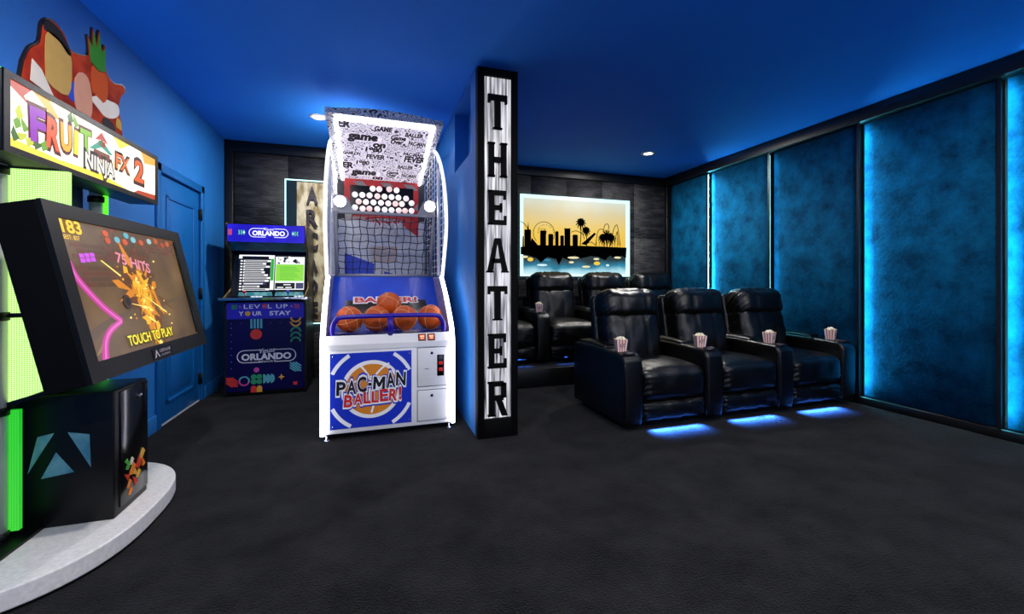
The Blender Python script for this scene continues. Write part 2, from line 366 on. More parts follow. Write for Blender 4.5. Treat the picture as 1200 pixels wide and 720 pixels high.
# ================================================================== THEATER SIGN
t = thing('theater_sign', 'tall black framed sign with backlit streaked panel spelling THEATER', 'sign', (.8895, 3.08, 0))
a, b = -.1555, .1555; zt = 2.755
fr = MB().rbox(a, a+.052, 0, .078, 0, zt, .003).rbox(b-.048, b, 0, .078, 0, zt, .003).rbox(a+.052, b-.048, 0, .078, zt-.055, zt, .003).rbox(a+.052, b-.048, 0, .078, 0, .14, .003)
fr.build('frame', m_matt, t)
MB().box(a+.05, b-.046, .03, .07, .13, zt-.05).build('light_panel', E('streaked_backlit_acrylic', '#2c2c38', .85, c2='#ececf6', scale=3.2, stretch=(16, 1, .7), lo=.36, hi=.62, detail=8), t)
f0 = fy((0, .03, 0))
LW, LH = .15, .258
def letter(ch, z):
    w, h, s = LW/2, LH/2, .042; m = MB()
    def R(x0, y0, x1, y1): m.rect(f0, x0, z+y0, x1, z+y1, .024, -.001)
    if ch == 'T':
        R(-w, h-.042, w, h); R(-s/2-.002, -h, s/2+.002, h-.042); R(-w, h-.062, -w+.018, h-.042); R(w-.018, h-.062, w, h-.042); R(-.036, -h, .036, -h+.012)
    if ch == 'H':
        R(-w+.006, -h, -w+.006+s, h); R(w-.006-s, -h, w-.006, h); R(-w+.04, -.02, w-.04, .02)
        for q in (-w, w-s-.012):
            R(q, h-.014, q+s+.012, h); R(q, -h, q+s+.012, -h+.014)
    if ch == 'E':
        R(-w+.008, -h, -w+.008+s, h); R(-w+.05, h-.036, w-.01, h); R(-w+.05, -h, w-.006, -h+.036); R(-w+.05, -.018, w-.04, .018)
        R(w-.028, h-.066, w-.01, h-.036); R(w-.024, -h+.036, w-.006, -h+.07); R(w-.056, -.034, w-.04, .034); R(-w, h-.014, -w+.03, h); R(-w, -h, -w+.03, -h+.014)
    if ch == 'A':
        m.poly(f0, [(-w-.006, z-h), (-w+.036, z-h), (.004, z+h), (-.022, z+h)], .024, -.001); m.poly(f0, [(w+.006, z-h), (w-.036, z-h), (-.004, z+h), (.022, z+h)], .0242, -.001)
        R(-.045, -.058, .045, -.024); R(-w-.012, -h, -w+.044, -h+.012); R(w-.044, -h, w+.012, -h+.012)
    if ch == 'R':
        R(-w+.008, -h, -w+.008+s, h); R(-w+.05, h-.036, w-.03, h); R(-w+.05, -.012, w-.03, .024); R(w-.046, .006, w-.008, h-.014)
        m.poly(f0, [(w-.034, z+h), (w-.008, z+h-.02), (w-.034, z+h-.03)], .024, -.001)
        m.poly(f0, [(-.012, z-.01), (.034, z-.01), (w+.004, z-h), (w-.042, z-h)], .0242, -.001); R(-w, h-.014, -w+.03, h); R(-w, -h, -w+.058, -h+.012)
    m.build('letter', m_matt, t)
for i, ch in enumerate('THEATER'): letter(ch, 2.437-.3585*i)

# ================================================================== BACKLIT SKYLINE PICTURE ON THE CINEMA WALL
t = thing('skyline_picture', 'backlit sunset skyline picture with black silhouettes on slate wall', 'picture', (1.95, YB-.05, 1.245))
PW, PH = 1.76, 1.15
def A(x, y):
    u = (x-45)/890.; return (u*PW, (690-y)/(662-56*u)*PH)
pf = fy((0, 0, 0))
MB().rbox(.03, PW-.03, .004, .03, .03, PH-.03, .004).build('backing', m_black, t)
MB().box(0, PW, -.003, .004, 0, PH).build('lit_edge', E('edge_lit_acrylic', '#c8fbff', 1.2), t)
MB().rect(pf, .045, .03, PW-.075, PH-.05, .006, .003).build('sunset_print', Egrad('sunset_ink', [(0, '#e4fbff'), (.07, '#a4dcea'), (.13, '#1d7f9e'), (.21, '#0b2f38'), (.31, '#040708'), (.33, '#f2bd24'), (.58, '#efc850'), (.8, '#dccb98'), (1., '#d4e4dc')], 2, .82, 0, PH, .16), t)
k = MB(); ink = lambda pts, c=.009: k.poly(pf, [A(*p) for p in pts], c, .0055)
ink([(48, 455), (180, 440), (560, 445), (905, 458), (900, 540), (860, 520), (820, 555), (760, 520), (720, 560), (660, 530), (600, 525), (520, 545), (470, 520), (420, 560), (370, 540), (340, 600), (320, 550), (250, 535), (200, 580), (170, 545), (100, 520), (48, 515)])
for x0, x1, y in ((75, 125, 315), (195, 240, 322), (258, 296, 350), (312, 338, 328), (352, 380, 362), (385, 432, 305), (450, 492, 355)):
    ink([(x0, 460), (x0, y+6), (x0+6, y), (x1-6, y), (x1, y+6), (x1, 460)])
ink([(97, 320), (104, 255), (110, 320)]); ink([(60, 460), (62, 370), (70, 370), (72, 460)]); ink([(384, 312), (384, 300), (392, 308), (424, 308), (432, 300), (432, 312)])
ink([(520, 430), (630, 338), (642, 350), (560, 440)]); ink([(130, 380), (185, 450), (120, 450)])
c0 = A(225, 345); k.ring(pf, c0[0], c0[1], .158, .165, .009, .0055, a0=-.6, a1=3.9, n=40)
for i in range(24):
    r_ = .03+.12*((i*.618) % 1); th = i*2.4
    k.disc(pf, c0[0]+r_*math.cos(th), c0[1]+abs(r_*math.sin(th)), .006, .009, .0055, n=6)
def palm(x, y, s, stem):
    x0, y0 = A(x, y); x1, y1 = A(x+stem[0], stem[1]); k.stroke(pf, [(x0, y0), ((x0+x1)/2+.006, (y0+y1)/2), (x1, y1)], .012, .009, .0055)
    for i in range(11):
        th = i/11*2*math.pi; pts = [(x0, y0), (x0+s*.6*math.cos(th), y0+s*.6*math.sin(th)+.012), (x0+s*math.cos(th), y0+s*math.sin(th)-.012)]
        k.stroke(pf, pts, [.022, .026, .004], .009, .0055)
palm(518, 262, .085, (-6, 450)); palm(560, 325, .07, (5, 450)); palm(735, 370, .11, (0, 450)); palm(700, 385, .08, (10, 450)); palm(770, 385, .08, (-10, 450))
for pts in ([(640, 440), (655, 340), (680, 310), (715, 335), (740, 440)], [(706, 320), (716, 280), (736, 268), (752, 290), (740, 325), (716, 322)], [(770, 440), (790, 320), (815, 278), (828, 300), (850, 440)], [(800, 440), (822, 330), (832, 440)], [(440, 335), (480, 325), (530, 350), (545, 390)], [(48, 250), (75, 270), (98, 305)], [(560, 430), (600, 415), (640, 440)]):
    k.stroke(pf, [(v.x, v.y) for v in curve_pts([A(*p)+(0,) for p in pts], 6)], .009, .009, .0055)
for x in range(645, 850, 22): k.stroke(pf, [A(x, 345+abs(x-740)*.4), A(x+3, 455)], .004, .009, .0055)
k.build('silhouettes', M('silhouette_ink', '#010102', .95, spec=.0), t)
w = MB()
for cx, cy, rx, c in ((75, 535, 28, 0), (120, 555, 22, 1), (455, 540, 46, 0), (645, 550, 24, 0), (650, 585, 26, 1), (560, 612, 34, 0), (440, 577, 20, 0), (825, 538, 30, 0), (740, 600, 14, 2), (250, 560, 26, 3), (210, 600, 40, 2), (380, 615, 30, 3), (860, 600, 30, 3)):
    x, y = A(cx, cy); w.disc(pf, x, y, rx/890*PW, .011, .0055, c, n=14, ry=.016 if c != 1 else .028).cut()
w.build('water_reflections', [L('#e8dfae'), L('#f0c63c'), L('#cfeef4'), L('#2b86a4')], t)

# ================================================================== ARCADE SIGN ON THE BACK WALL
t = thing('arcade_sign', 'tall edge lit sign with rusty board spelling ARCADE on slate wall', 'sign', (-.99, YB-.06, .66))
AW, AH = .60, 1.725
MB().box(0, AW, .015, .022, 0, AH).build('acrylic_sheet', M('smoked_acrylic', '#1c2c31', .2), t)
e = MB()
for x0, x1, z0, z1 in ((0, .012, 0, AH), (AW-.012, AW, 0, AH), (0, AW, 0, .012), (0, AW, AH-.012, AH)): e.box(x0, x1, .008, .024, z0, z1)
e.build('lit_edge', E('sign_edge_glow', '#b9fbff', 2.2), t)
MB().rbox(.13, AW-.13, -.012, .014, .012, AH-.03, .004).build('rusty_board', M('rusty_paint', '#8a7444', .7, c2='#d9cfae', scale=4, detail=8, stretch=(3, 1, 1.2), lo=.38, hi=.58, bump=.3), t)
af = fy((AW/2, -.012, 0)); 
for i, ch in enumerate('ARCADE'):
    MB().text(af, ch, 0, AH-.19-.275*i, .2, .026, bold=.03, w=.125).text(af, ch, 0, AH-.19-.275*i, .17, .001, bold=.05, w=.13).build('letter', M('rusted_letter', '#241f22', .45, c2='#4a4048', scale=20, metal=.4), t)

# ================================================================== UPRIGHT MULTIGAME CABINET
t = thing('arcade_cabinet', 'navy upright arcade cabinet printed ORLANDO RESORT with lit list screen', 'arcade machine', (-1.045, 4.97, 0))
hw = .365
side = [(0.02, 0.02), (.62, .02), (.62, 1.76), (.06, 1.76), (.03, 1.56), (.17, 1.50), (.22, 1.10), (-.04, 1.0), (-.04, .95), (.02, .92)]
for s in (-1, 1):
    q = Fr((s*hw, 0, 0), (0, 1, 0), (0, 0, 1)); p = MB().poly(q, side, .009, -.009)
    p.build('side_panel', M('dark_cabinet_side', '#0b0b16', .4, c2='#14131f', scale=8), t, .003)
    MB().tube([(s*hw, y, z) for y, z in side[2:8]], .011, 6).build('edge_moulding', M('bronze_moulding', '#7d6230', .35, metal=.6, c2='#4a3718', scale=18), t)
MB().box(-hw+.01, hw-.01, .6, .62, .02, 1.75).box(-hw+.01, hw-.01, .06, .6, 1.74, 1.76).box(-hw+.01, hw-.01, .03, .6, .02, .05).build('carcass', m_black, t)
lf = fy((0, .015, 0)); navy = P('#120a5c')
MB().box(-hw+.01, hw-.01, .015, .03, .05, .95).build('front_panel', M('navy_printed_vinyl', '#0a0546', .35, spec=.3, c2='#0e0854', scale=3), t)
X = lambda px: (px-297)*.00147
Z = lambda py: .96-(py-55)*.00151
inks = [P('#e8e6f4'), P('#e23a36'), P('#d24fa0'), P('#2f9a6a'), P('#5fb4c8'), P('#e3a63c'), P('#2a1fc4'), P('#d9795a')]
b = MB().rect(lf, -hw+.012, Z(170), hw-.012, .955, .0015, 0, 6); b.build('upper_band', inks, t)
g = MB()
for i in range(4): g.rect(lf, X(200+20*i), Z(235), X(212+20*i), Z(172), .003, 0, 4)
g.cut()
g.disc(lf, X(235), Z(275), .053, .003, 0, 1)
g.cut()
for i, (y, c, up) in enumerate(((178, 5, 0), (208, 5, 0), (255, 3, 1), (290, 3, 1), (325, 3, 1))):
    g.ring(lf, X(484), Z(y-12 if not up else y+10), .036, .052, .003, 0, c, 14, math.pi if not up else 0, 2*math.pi if not up else math.pi)
g.cut()
for i in range(5): g.stroke(lf, [(X(448+max(0, i*18-36)), Z(478+max(0, 36-i*18))), (X(518-max(0, 36-i*18)), Z(540-max(0, i*18-36)))], .013, .003, 0, 4)
g.cut()
g.disc(lf, X(237), Z(517), .025, .003, 0, 2)
g.cut()
for i in range(5): g.stroke(lf, [(X(56+max(0, i*16-32)), Z(562+max(0, 32-i*16))), (X(122-max(0, 32-i*16)), Z(622-max(0, i*16-32)))], .014, .003, 0, 1)
g.cut()
g.ring(lf, X(162), Z(588), .036, .05, .003, 0, 2, 16, math.pi*.9, math.pi*1.9).ring(lf, X(162), Z(588), .036, .05, .003, 0, 4, 16, -.1*math.pi, math.pi*.9)
g.cut()
for dx in (-17, 17):
    for dy in (-16, 16): g.disc(lf, X(237+dx), Z(580+dy), .026, .003, 0, 3)
g.cut()
for i in range(3): g.disc(lf, X(278+24*i), Z(580), .036, .003+.0004*i, 0, 4, 14, .047, -math.pi/2, math.pi/2)
g.cut()
g.poly(lf, [(X(392), Z(552)), (X(398), Z(568)), (X(412), Z(574)), (X(398), Z(580)), (X(392), Z(596)), (X(386), Z(580)), (X(372), Z(574)), (X(386), Z(568))], .003, 0, 5)
g.cut()
g.rect(lf, X(202), Z(668), X(236), Z(640), .003, 0, 1).disc(lf, X(219), Z(640), .025, .003, 0, 1, 12, None, 0, math.pi)
g.cut()
g.rect(lf, X(238), Z(668), X(272), Z(640), .003, 0, 5).disc(lf, X(255), Z(640), .025, .003, 0, 5, 12, None, 0, math.pi)
g.cut()
g.rect(lf, X(468), Z(634), X(494), Z(612), .003, 0, 1)
g.cut()
for i in range(7): g.disc(lf, X(85+60*i), Z(200), .004, .003, 0, 2, 6)
g.cut()
for i in range(7): g.disc(lf, X(85), Z(230+45*i), .004, .003, 0, 4, 6)
g.cut()
g.build('printed_shapes', inks, t)
n = MB()
def capsule(m, fr, cx, cz, L_, r, w, mi):
    m.ring(fr, cx-L_, cz, r-w, r, .003, 0, mi, 14, math.pi/2, 1.5*math.pi).ring(fr, cx+L_, cz, r-w, r, .003, 0, mi, 14, -math.pi/2, math.pi/2)
    for sg in (-1, 1):
        for a_, b_ in ((-L_, -L_*.22), (L_*.36, L_)): m.rect(fr, cx+a_, cz+sg*(r-w/2)-w/2, cx+b_, cz+sg*(r-w/2)+w/2, .003, 0, mi)
capsule(n, lf, X(302), Z(424), .205, .066, .007, 0)
n.text(lf, 'ORLANDO', X(300), Z(428), .062, .0035, bold=.045, w=.455).text(lf, 'Vieuse', X(305), Z(386), .05, .0035, bold=.004, shear=.4, rot=.12, w=.14).text(lf, 'RESORT', X(305), Z(462), .016, .0035, bold=.01, w=.16)
n.build('resort_lettering', inks, t)
n = MB().text(lf, 'LEV  L UP', X(296), Z(87), .042, .0035, bold=.012, w=.40, sp=1.15).cut().text(lf, 'Y', X(144), Z(134), .042, .0035, bold=.025).text(lf, 'UR', X(242), Z(134), .042, .0035, bold=.025, w=.085).cut().text(lf, 'STAY', X(385), Z(134), .042, .0035, bold=.025, w=.20)
n.cut()
n.rect(lf, X(274), Z(100), X(300), Z(92), .0035, 0, 1).rect(lf, X(274), Z(89), X(300), Z(83), .0035, 0, 7).rect(lf, X(274), Z(80), X(300), Z(70), .0035, 0, 1).cut().disc(lf, X(184), Z(134), .025, .0035, 0, 5).cut()
for s, c in ((-1, 3), (1, 2)):
    x0 = X(297)+s*.285
    for dx in (-.012, .012):
        for dz in (-.012, .012): n.disc(lf, x0+dx, Z(88)+dz, .013, .0035, 0, c, 10)
    for i in range(2): n.ring(lf, x0+s*(.028+.018*i)-(s*.02), Z(88), .018, .026, .0035, 0, 4, 8, -.9 if s < 0 else math.pi-.9, .9 if s < 0 else math.pi+.9)
    n.disc(lf, x0-s*.05, Z(88), .009, .0035, 0, 7, 10).cut()
n.build('slogan_lettering', inks, t)
# control deck
MB().rbox(-hw-.035, hw+.035, -.075, .21, .975, 1.005, .008).build('control_deck', M('control_deck_vinyl', '#0c1030', .2), t)
MB().rbox(-hw-.037, hw+.037, -.079, -.074, .978, 1.004, .002).build('deck_edge', m_chrome, t)
for x in (-.2, .2):
    j = MB().tube([(x, .02, 1.0), (x, .02, 1.05)], .005).sphere((x, .02, 1.062), .016).build('joystick', m_red if x < 0 else P('#2a50d8'), t)
    for i in range(6): MB().lathe([(0, .014), (.012, .014), (.014, 0)], (x+.07+.036*(i % 3), .02+.04*(i//3), 1.004), 12).build('button', P('#d8e6f0'), j)
# screen in its bezel, speaker panel, marquee
sf = Fr((0, .165, 1.06), (1, 0, 0), (0, .10, .47))
MB().rect(sf, -hw+.012, -.05, hw-.012, .48, 0, -.02).build('screen_bezel', m_gloss, t)
d = MB().rect(sf, -.30, .02, .335, .40, .002, 0, 0).rect(sf, -.30, .36, .02, .40, .003, 0, 5).rect(sf, -.27, .35, -.02, .386, .004, 0, 0)
for i in range(11):
    z = .335-.031*i; ln = [.25, .2, .235, .18, .19, .22, .25, .23, .21, .15, .24][i]
    d.rect(sf, -.255, z-.010, -.255+ln*1.05, z+.009, .003, 0, 5 if i not in (8,) else 6).rect(sf, -.245, z-.006, -.245+ln*.85, z+.004, .004, 0, 0 if i != 8 else 5).rect(sf, -.285, z-.008, -.265, z+.006, .004, 0, 1)
d.rect(sf, .0, .0+.02, .035, .40, .003, 0, 1).rect(sf, .002, .12, .03, .36, .004, 0, 2)
d.rect(sf, .045, .02, .33, .385, .003, 0, 1).rect(sf, .05, .115, .325, .30, .004, 0, 3).rect(sf, .05, .03, .24, .095, .004, 0, 0).rect(sf, .25, .03, .325, .095, .004, 0, 6)
for i in range(7): d.rect(sf, .09, .135+.022*i, .23+.07*((i*37 % 10)/10), .14+.022*i, .005, 0, 2)
for i in range(26): d.disc(sf, .06+random.random()*.26, .31+random.random()*.07, .008+random.random()*.012, .005, 0, random.choice((0, 0, 1, 5)), 7)
d.rect(sf, .13, .07, .2, .08, .005, 0, 1).rect(sf, .07, .04, .13, .05, .005, 0, 1).rect(sf, .15, .04, .21, .05, .005, 0, 1)
d.build('lit_screen', [L('#0a0a10', .5), L('#eef2f6', 1.), L('#1fae2a'), L('#8fdc46'), L('#54c8d0'), L('#f4f6fa', 1.1), L('#3a3f66')], t)
for x0, x1 in ((-.29, .03), (.05, .33)): MB().poly(sf, [(x0, -.045), (x1, -.045), (x1-.01, -.005), (x0+.01, -.005)], .006, 0).build('glass_panel', E('painted_reflection_glass', '#3d8ea0', .55, c2='#7fc4cc', scale=18), t)  # teal glow stands in for reflections in the glass
uf = Fr((0, .10, 1.50), (1, 0, 0), (0, .02, .07))
MB().poly(Fr((0, .16, 1.49), (1, 0, 0), (0, -.10, .09)), [(-hw+.012, 0), (hw-.012, 0), (hw-.012, .13), (-hw+.012, .13)], 0, -.01).build('speaker_panel', M('teal_speaker_panel', '#123a52', .3, c2='#1e5e78', scale=14), t)
mf = fy((0, .035, 0)); mz = 1.67
MB().box(-hw+.012, hw-.012, .035, .07, 1.575, 1.752).build('marquee', E('lit_navy_marquee', '#1b10b4', .8, c2='#2a1ee0', scale=2.5, base='#100860'), t)
n = MB(); capsule(n, mf, .02, mz, .135, .047, .006, 0)
n.cut().text(mf, 'ORLANDO', .02, mz-.004, .046, .0035, bold=.045, w=.30).text(mf, 'Vieuse', .02, mz+.04, .03, .0035, shear=.4, w=.09).cut()
for s in (-1, 1):
    n.disc(mf, .02+s*.225, mz, .009, .003, 0, 0, 10)
    for i in range(3): n.ring(mf, .02+s*(.25+.022*i), mz, .024, .035, .003, 0, 3, 8, -.8 if s < 0 else math.pi-.8, .8 if s < 0 else math.pi+.8).cut()
for i in range(3): n.rect(mf, -.345+.012*i, mz-.03, -.338+.012*i, mz+.03, .003, 0, 1).cut()
n.build('marquee_lettering', [L('#f2f2ff', 1.1), L('#d8503c'), L('#d24fa0'), L('#5fc4a0')], t)
for x in (-.3, .3):
    for y in (.08, .55): MB().lathe([(.02, 0), (.02, .008), (.008, .01), (.008, .03)], (x, y, 0), 12).build('foot', m_black, t)

# ================================================================== TOUCH SCREEN GAME BY THE LEFT WALL
t = thing('touch_screen_game', 'tall touch screen arcade game with green lit column and curved silver base', 'arcade machine', (-1.30, 2.60, 0))
ox, oy = 1.30, -2.60
loc = lambda x, y, z: (x+ox, y+oy, z)
# base: a rounded half disc
pts = []
for i in range(41):
    th = -math.pi/2+math.pi*i/40; cx_, sy_ = math.cos(th), math.sin(th)
    pts.append((-1.60+.60*abs(cx_)**(2/2.6), 2.52+.64*math.copysign(abs(sy_)**(2/2.6), sy_)))
top = Fr((ox, oy, 0), (1, 0, 0), (0, 1, 0))
bp = MB().poly(top, pts, .088, .012).build('base_platform', m_plat, t, .006)
MB().poly(top, [(x*.985-.02, 2.52+(y-2.52)*.985) for x, y in pts], .012, 0).build('plinth', m_black, bp)
MB().box(*(-1.59+ox, -1.36+ox), 2.16+oy, 3.05+oy, .088, .10).build('column_foot', m_black, t)
# poles with black collars
for y in (2.31, 2.99):
    p = MB().tube([loc(-1.462, y, .10), loc(-1.462, y, 1.93)], .034, 20).build('pole', m_alu, t)
    for z in (.12, .63, 1.02, 1.62): MB().lathe([(.035, -.018), (.041, -.016), (.041, .016), (.035, .018)], loc(-1.462, y, z), 20).build('collar', m_black, p)
MB().tube([loc(-1.425, 2.99, .1), loc(-1.425, 2.99, 1.7)], .012, 10).build('light_tube', E('green_led', '#54ff2a', 1.6), t)
# perforated lit wings
def perf(name, c, c2, s):
    m, n, b = _new(name); tc = n.nodes.new('ShaderNodeTexCoord'); v = n.nodes.new('ShaderNodeTexVoronoi'); v.inputs['Scale'].default_value = 120; v.inputs['Randomness'].default_value = 0
    n.links.new(tc.outputs['Object'], v.inputs['Vector']); r = n.nodes.new('ShaderNodeValToRGB'); r.color_ramp.elements[0].position = .25; r.color_ramp.elements[1].position = .5
    r.color_ramp.elements[0].color = lin(c2); r.color_ramp.elements[1].color = lin(c); n.links.new(v.outputs['Distance'], r.inputs[0])
    n.links.new(r.outputs[0], b.inputs['Emission Color']); b.inputs['Emission Strength'].default_value = s; b.inputs['Base Color'].default_value = (.1, .2, .05, 1); _M[name] = m; return m
m_perf = perf('perforated_green_diffuser', '#8fe23a', '#f2ffc8', 1.0)
m_perfg = perf('perforated_deep_green_diffuser', '#0fa51a', '#22d82c', .9)
m_perfw = perf('perforated_pale_diffuser', '#9a9c98', '#c4c6c2', .55)
wy = 2.325+oy
MB().box(-1.432+ox, -1.235+ox, wy, wy+.02, 1.03, 1.632).build('light_wing', [m_perf], t)
q = fy((ox, wy, 0))
MB().poly(q, [(-1.432, .66), (-1.235, .735), (-1.225, 1.02), (-1.432, 1.02)], 0, -.02).build('light_wing', m_perf, t)
MB().box(-1.432+ox, -1.398+ox, wy, wy+.02, .13, .63).build('light_wing', m_perfg, t)
for z in (.645, 1.025): MB().poly(q, [(-1.47, z-.012), (-1.18, z+.085 if z < .8 else z-.006), (-1.18, z+.097 if z < .8 else z+.006), (-1.47, z+.008)], .012, -.03).build('bracket', m_black, t)
MB().box(-1.60+ox, -1.50+ox, 2.36+oy, 2.94+oy, .10, 1.94).build('back_panel', M('dark_blue_back_panel', '#0a2a55', .5), t)
MB().rbox(-1.50+ox, -1.27+ox, 2.5+oy, 2.8+oy, .95, 1.15, .01).build('monitor_mount', m_black, t)
# pedestal box with emblem and door
pd = MB().rbox(-1.448+ox, -1.112+ox, 2.40+oy, 2.695+oy, .088, .668, .006).build('pedestal', m_black, t)
ef = fy((-1.448+ox, 2.40+oy, 0)); K = lambda x, y: ((x-55)/275*.338, .1+(458-y)*.00153)
for pp in ([(110, 203), (156, 196), (84, 304)], [(194, 197), (256, 208), (260, 304)], [(161, 252), (212, 313), (120, 323)]):
    MB().poly(ef, [K(*p) for p in pp], .002, 0).build('emblem_facet', M('teal_emblem', '#3f7f96', .4, c2='#7fb4bc', scale=9), pd)
MB().rbox(-1.113+ox, -1.106+ox, 2.44+oy, 2.69+oy, .12, .655, .003).build('access_door', m_gloss, pd)
MB().lathe([(0, .012), (.009, .012), (.011, .006), (.011, 0)], loc(-1.106, 2.60, .60), 14, axis='x').build('lock', m_chrome, pd)
df = fx((-1.106+ox, 2.44+oy, 0)); d = MB()
for i, (x, z, r, c) in enumerate(((.05, .24, .028, 0), (.07, .20, .022, 1), (.10, .26, .03, 1), (.13, .23, .026, 2), (.16, .27, .03, 0), (.19, .30, .026, 2), (.12, .19, .03, 0), (.155, .215, .02, 2), (.06, .29, .02, 3), (.05, .31, .02, 3), (.09, .30, .018, 4), (.08, .16, .018, 1), (.2, .25, .02, 1))):
    d.poly(df, [(x+r*math.cos(a*2.513+i), z+r*(1.25 if a % 2 else .8)*math.sin(a*2.513+i)) for a in (0, 1, 2)] if i % 3 == 0 else [(x-r, z-r*.6), (x-r*.1, z-r), (x+r, z+r*.2), (x+r*.2, z+r)], .0015+.0002*i, 0, c)
d.build('decal', [P('#c8341c'), P('#e07a22'), P('#d9a53a'), P('#3f9a34'), P('#d8cdb8')], pd)
# monitor
V_ = (-.158, 0, .7075); mfm = Fr(loc(-1.02, 2.06, .767), (0, 1, 0), V_)
mw, mh = 1.193, .725
hs = MB().poly(mfm, [(0, 0), (mw, 0), (mw, mh), (0, mh)], -.012, -.15).build('monitor', m_matt, t, .006)
z = MB(); sx0, sx1, sy0, sy1 = .070, 1.108, .079, .664
for a0, b0, a1, b1 in ((0, 0, mw, sy0), (0, sy1, mw, mh), (0, sy0, sx0, sy1), (sx1, sy0, mw, sy1)): z.rect(mfm, a0, b0, a1, b1, .0, -.013)
z.build('bezel', M('satin_black_bezel', '#050506', .5, spec=.25), hs)
MB().rect(mfm, 1.085, .085, 1.10, .655, .001, -.008).build('sensor_strip', m_gloss, hs)
MB().rect(mfm, sx0, sy0, sx1, sy1, -.008, -.012).build('lit_screen', E('game_backdrop', '#3b2a1c', .95, c2='#7a5c36', scale=3.2, detail=6, lo=.3, hi=.7), hs)
def scr(name, fn, cols):
    g_ = MB(); fn(g_); g_.build(name, cols, hs)
c_ = -.0075
def bricks(g_):
    for r_ in range(5):
        for k_ in range(18):
            if (k_*7+r_*5) % 4 == 0: continue
            x_ = .34+k_*.041+(r_ % 2)*.02; y_ = .565+r_*.02
            if x_ < 1.07: g_.rect(mfm, x_, y_, x_+.036, y_+.016, c_+.0001, c_-.002, 0 if (k_+r_) % 3 else 1)
scr('brick_backdrop', bricks, [L('#5c4028', .9), L('#7d3a26', .9)])
def bricks2(g_):
    for r_ in range(9):
        for k_ in range(8):
            if (k_*5+r_*3) % 5 == 0: continue
            x_ = .11+k_*.075+(r_ % 2)*.035; y_ = .36+r_*.024
            g_.rect(mfm, x_, y_, x_+.068, y_+.019, c_, c_-.002, 0 if (k_*r_) % 3 else 1)
scr('brick_backdrop', bricks2, [L('#54391f', .9), L('#66351f', .9)])
scr('stone_ledge', lambda g_: g_.poly(mfm, [(.075, .15), (.235, .222), (.98, .298), (.985, .32), (.26, .252), (.075, .20)], c_+.0002, c_-.002).poly(mfm, [(.06+.02, .10), (.235, .222), (.17, .125)], c_+.0004, c_-.002, 1), [L('#5e4830'), L('#8f7448')])
tr = [(.074, .482), (.098, .42), (.159, .35), (.229, .286), (.319, .225)]
tr2 = [(.319, .225), (.22, .192), (.165, .147), (.135, .082)]
sm = lambda a_: [(v.x, v.y) for v in curve_pts([p+(0,) for p in a_], 6)]
scr('pink_trail', lambda g_: (g_.stroke(mfm, sm(tr), .034, c_+.001, c_-.002, 0), g_.stroke(mfm, sm(tr2), [.022+.024*i/18 for i in range(19)], c_+.001, c_-.002, 0), g_.stroke(mfm, sm(tr), .010, c_+.0014, c_-.002, 1), g_.stroke(mfm, sm(tr2), .012, c_+.0014, c_-.002, 1)), [L('#c23c96', .95), L('#e070c0', .95)])
scr('violet_window', lambda g_: [g_.rect(mfm, .150+.036*i, .488+.02*j+.004*i, .180+.036*i, .505+.02*j+.004*i, c_+.0008, c_-.002) for i in range(3) for j in range(2)], [L('#c04ad8', 1.1)])
def fire(g_):
    rr = random.Random(11)
    for i in range(150):
        k_ = i/150; th = rr.gauss(-.95, .75) if rr.random() < .5 else rr.uniform(0, 6.28)
        sx_, sy_ = .57+rr.gauss(0, .055)*(1.3-k_), .40+rr.gauss(0, .06)*(1.3-k_)-.25*(rr.random()**3)
        sx_ += (.40-sy_)*.12; L_ = rr.uniform(.03, .12)*(1.25-.7*k_); w_ = rr.uniform(.008, .024)*(1.2-.5*k_)
        dx, dy = math.cos(th), math.sin(th)
        g_.poly(mfm, [(sx_-dy*w_, sy_+dx*w_), (sx_-dx*L_*.4, sy_-dy*L_*.4), (sx_+dy*w_, sy_-dx*w_), (sx_+dx*L_, sy_+dy*L_)], c_+.0008+.000012*i, c_-.002, 3 if k_ < .25 else rr.choice((0, 0, 3, 1)) if k_ < .6 else rr.choice((0, 1, 1, 2)))
    for a_, b_ in (((.29, .502), (.41, .435)), ((.58, .332), (.762, .24)), ((.44, .30), (.60, .27))):
        g_.stroke(mfm, [a_, b_], [.002, .006], c_+.003, c_-.002, 2)
    for k_ in range(26): g_.disc(mfm, .35+rr.random()*.45, .17+rr.random()*.36, .002+.005*rr.random(), c_+.0032, c_-.002, rr.choice((0, 1, 2)), 6)
scr('fire_burst', fire, [L('#d88412', .95), L('#f0b020', 1.), L('#ffe27a', 1.1), L('#6a3a16', .9)])
scr('round_bomb', lambda g_: g_.disc(mfm, .405, .31, .034, c_+.0036, c_-.002, 0).ring(mfm, .405, .31, .022, .028, c_+.004, c_-.002, 1), [L('#1c120e'), L('#5a3a2a')])
scr('score_lettering', lambda g_: g_.text(mfm, '183', .142, .633, .052, c_+.004, bold=.03, w=.125).text(mfm, 'BEST: 837', .124, .588, .018, c_+.004, bold=.01, w=.105), [L('#f2c21e', 1.1)])
scr('touch_lettering', lambda g_: g_.text(mfm, 'TOUCH TO PLAY', .548, .128, .052, c_+.003, mi=1, bold=.07, w=.47).text(mfm, 'TOUCH TO PLAY', .548, .13, .046, c_+.004, bold=.02, w=.45), [L('#f4e02a', 1.1), L('#2a2408')])
scr('hits_lettering', lambda g_: g_.text(mfm, '75 HITS', .555, .50, .05, c_+.0042, bold=.02, w=.30, rot=-.16), [L('#e08aa0', 1.)])
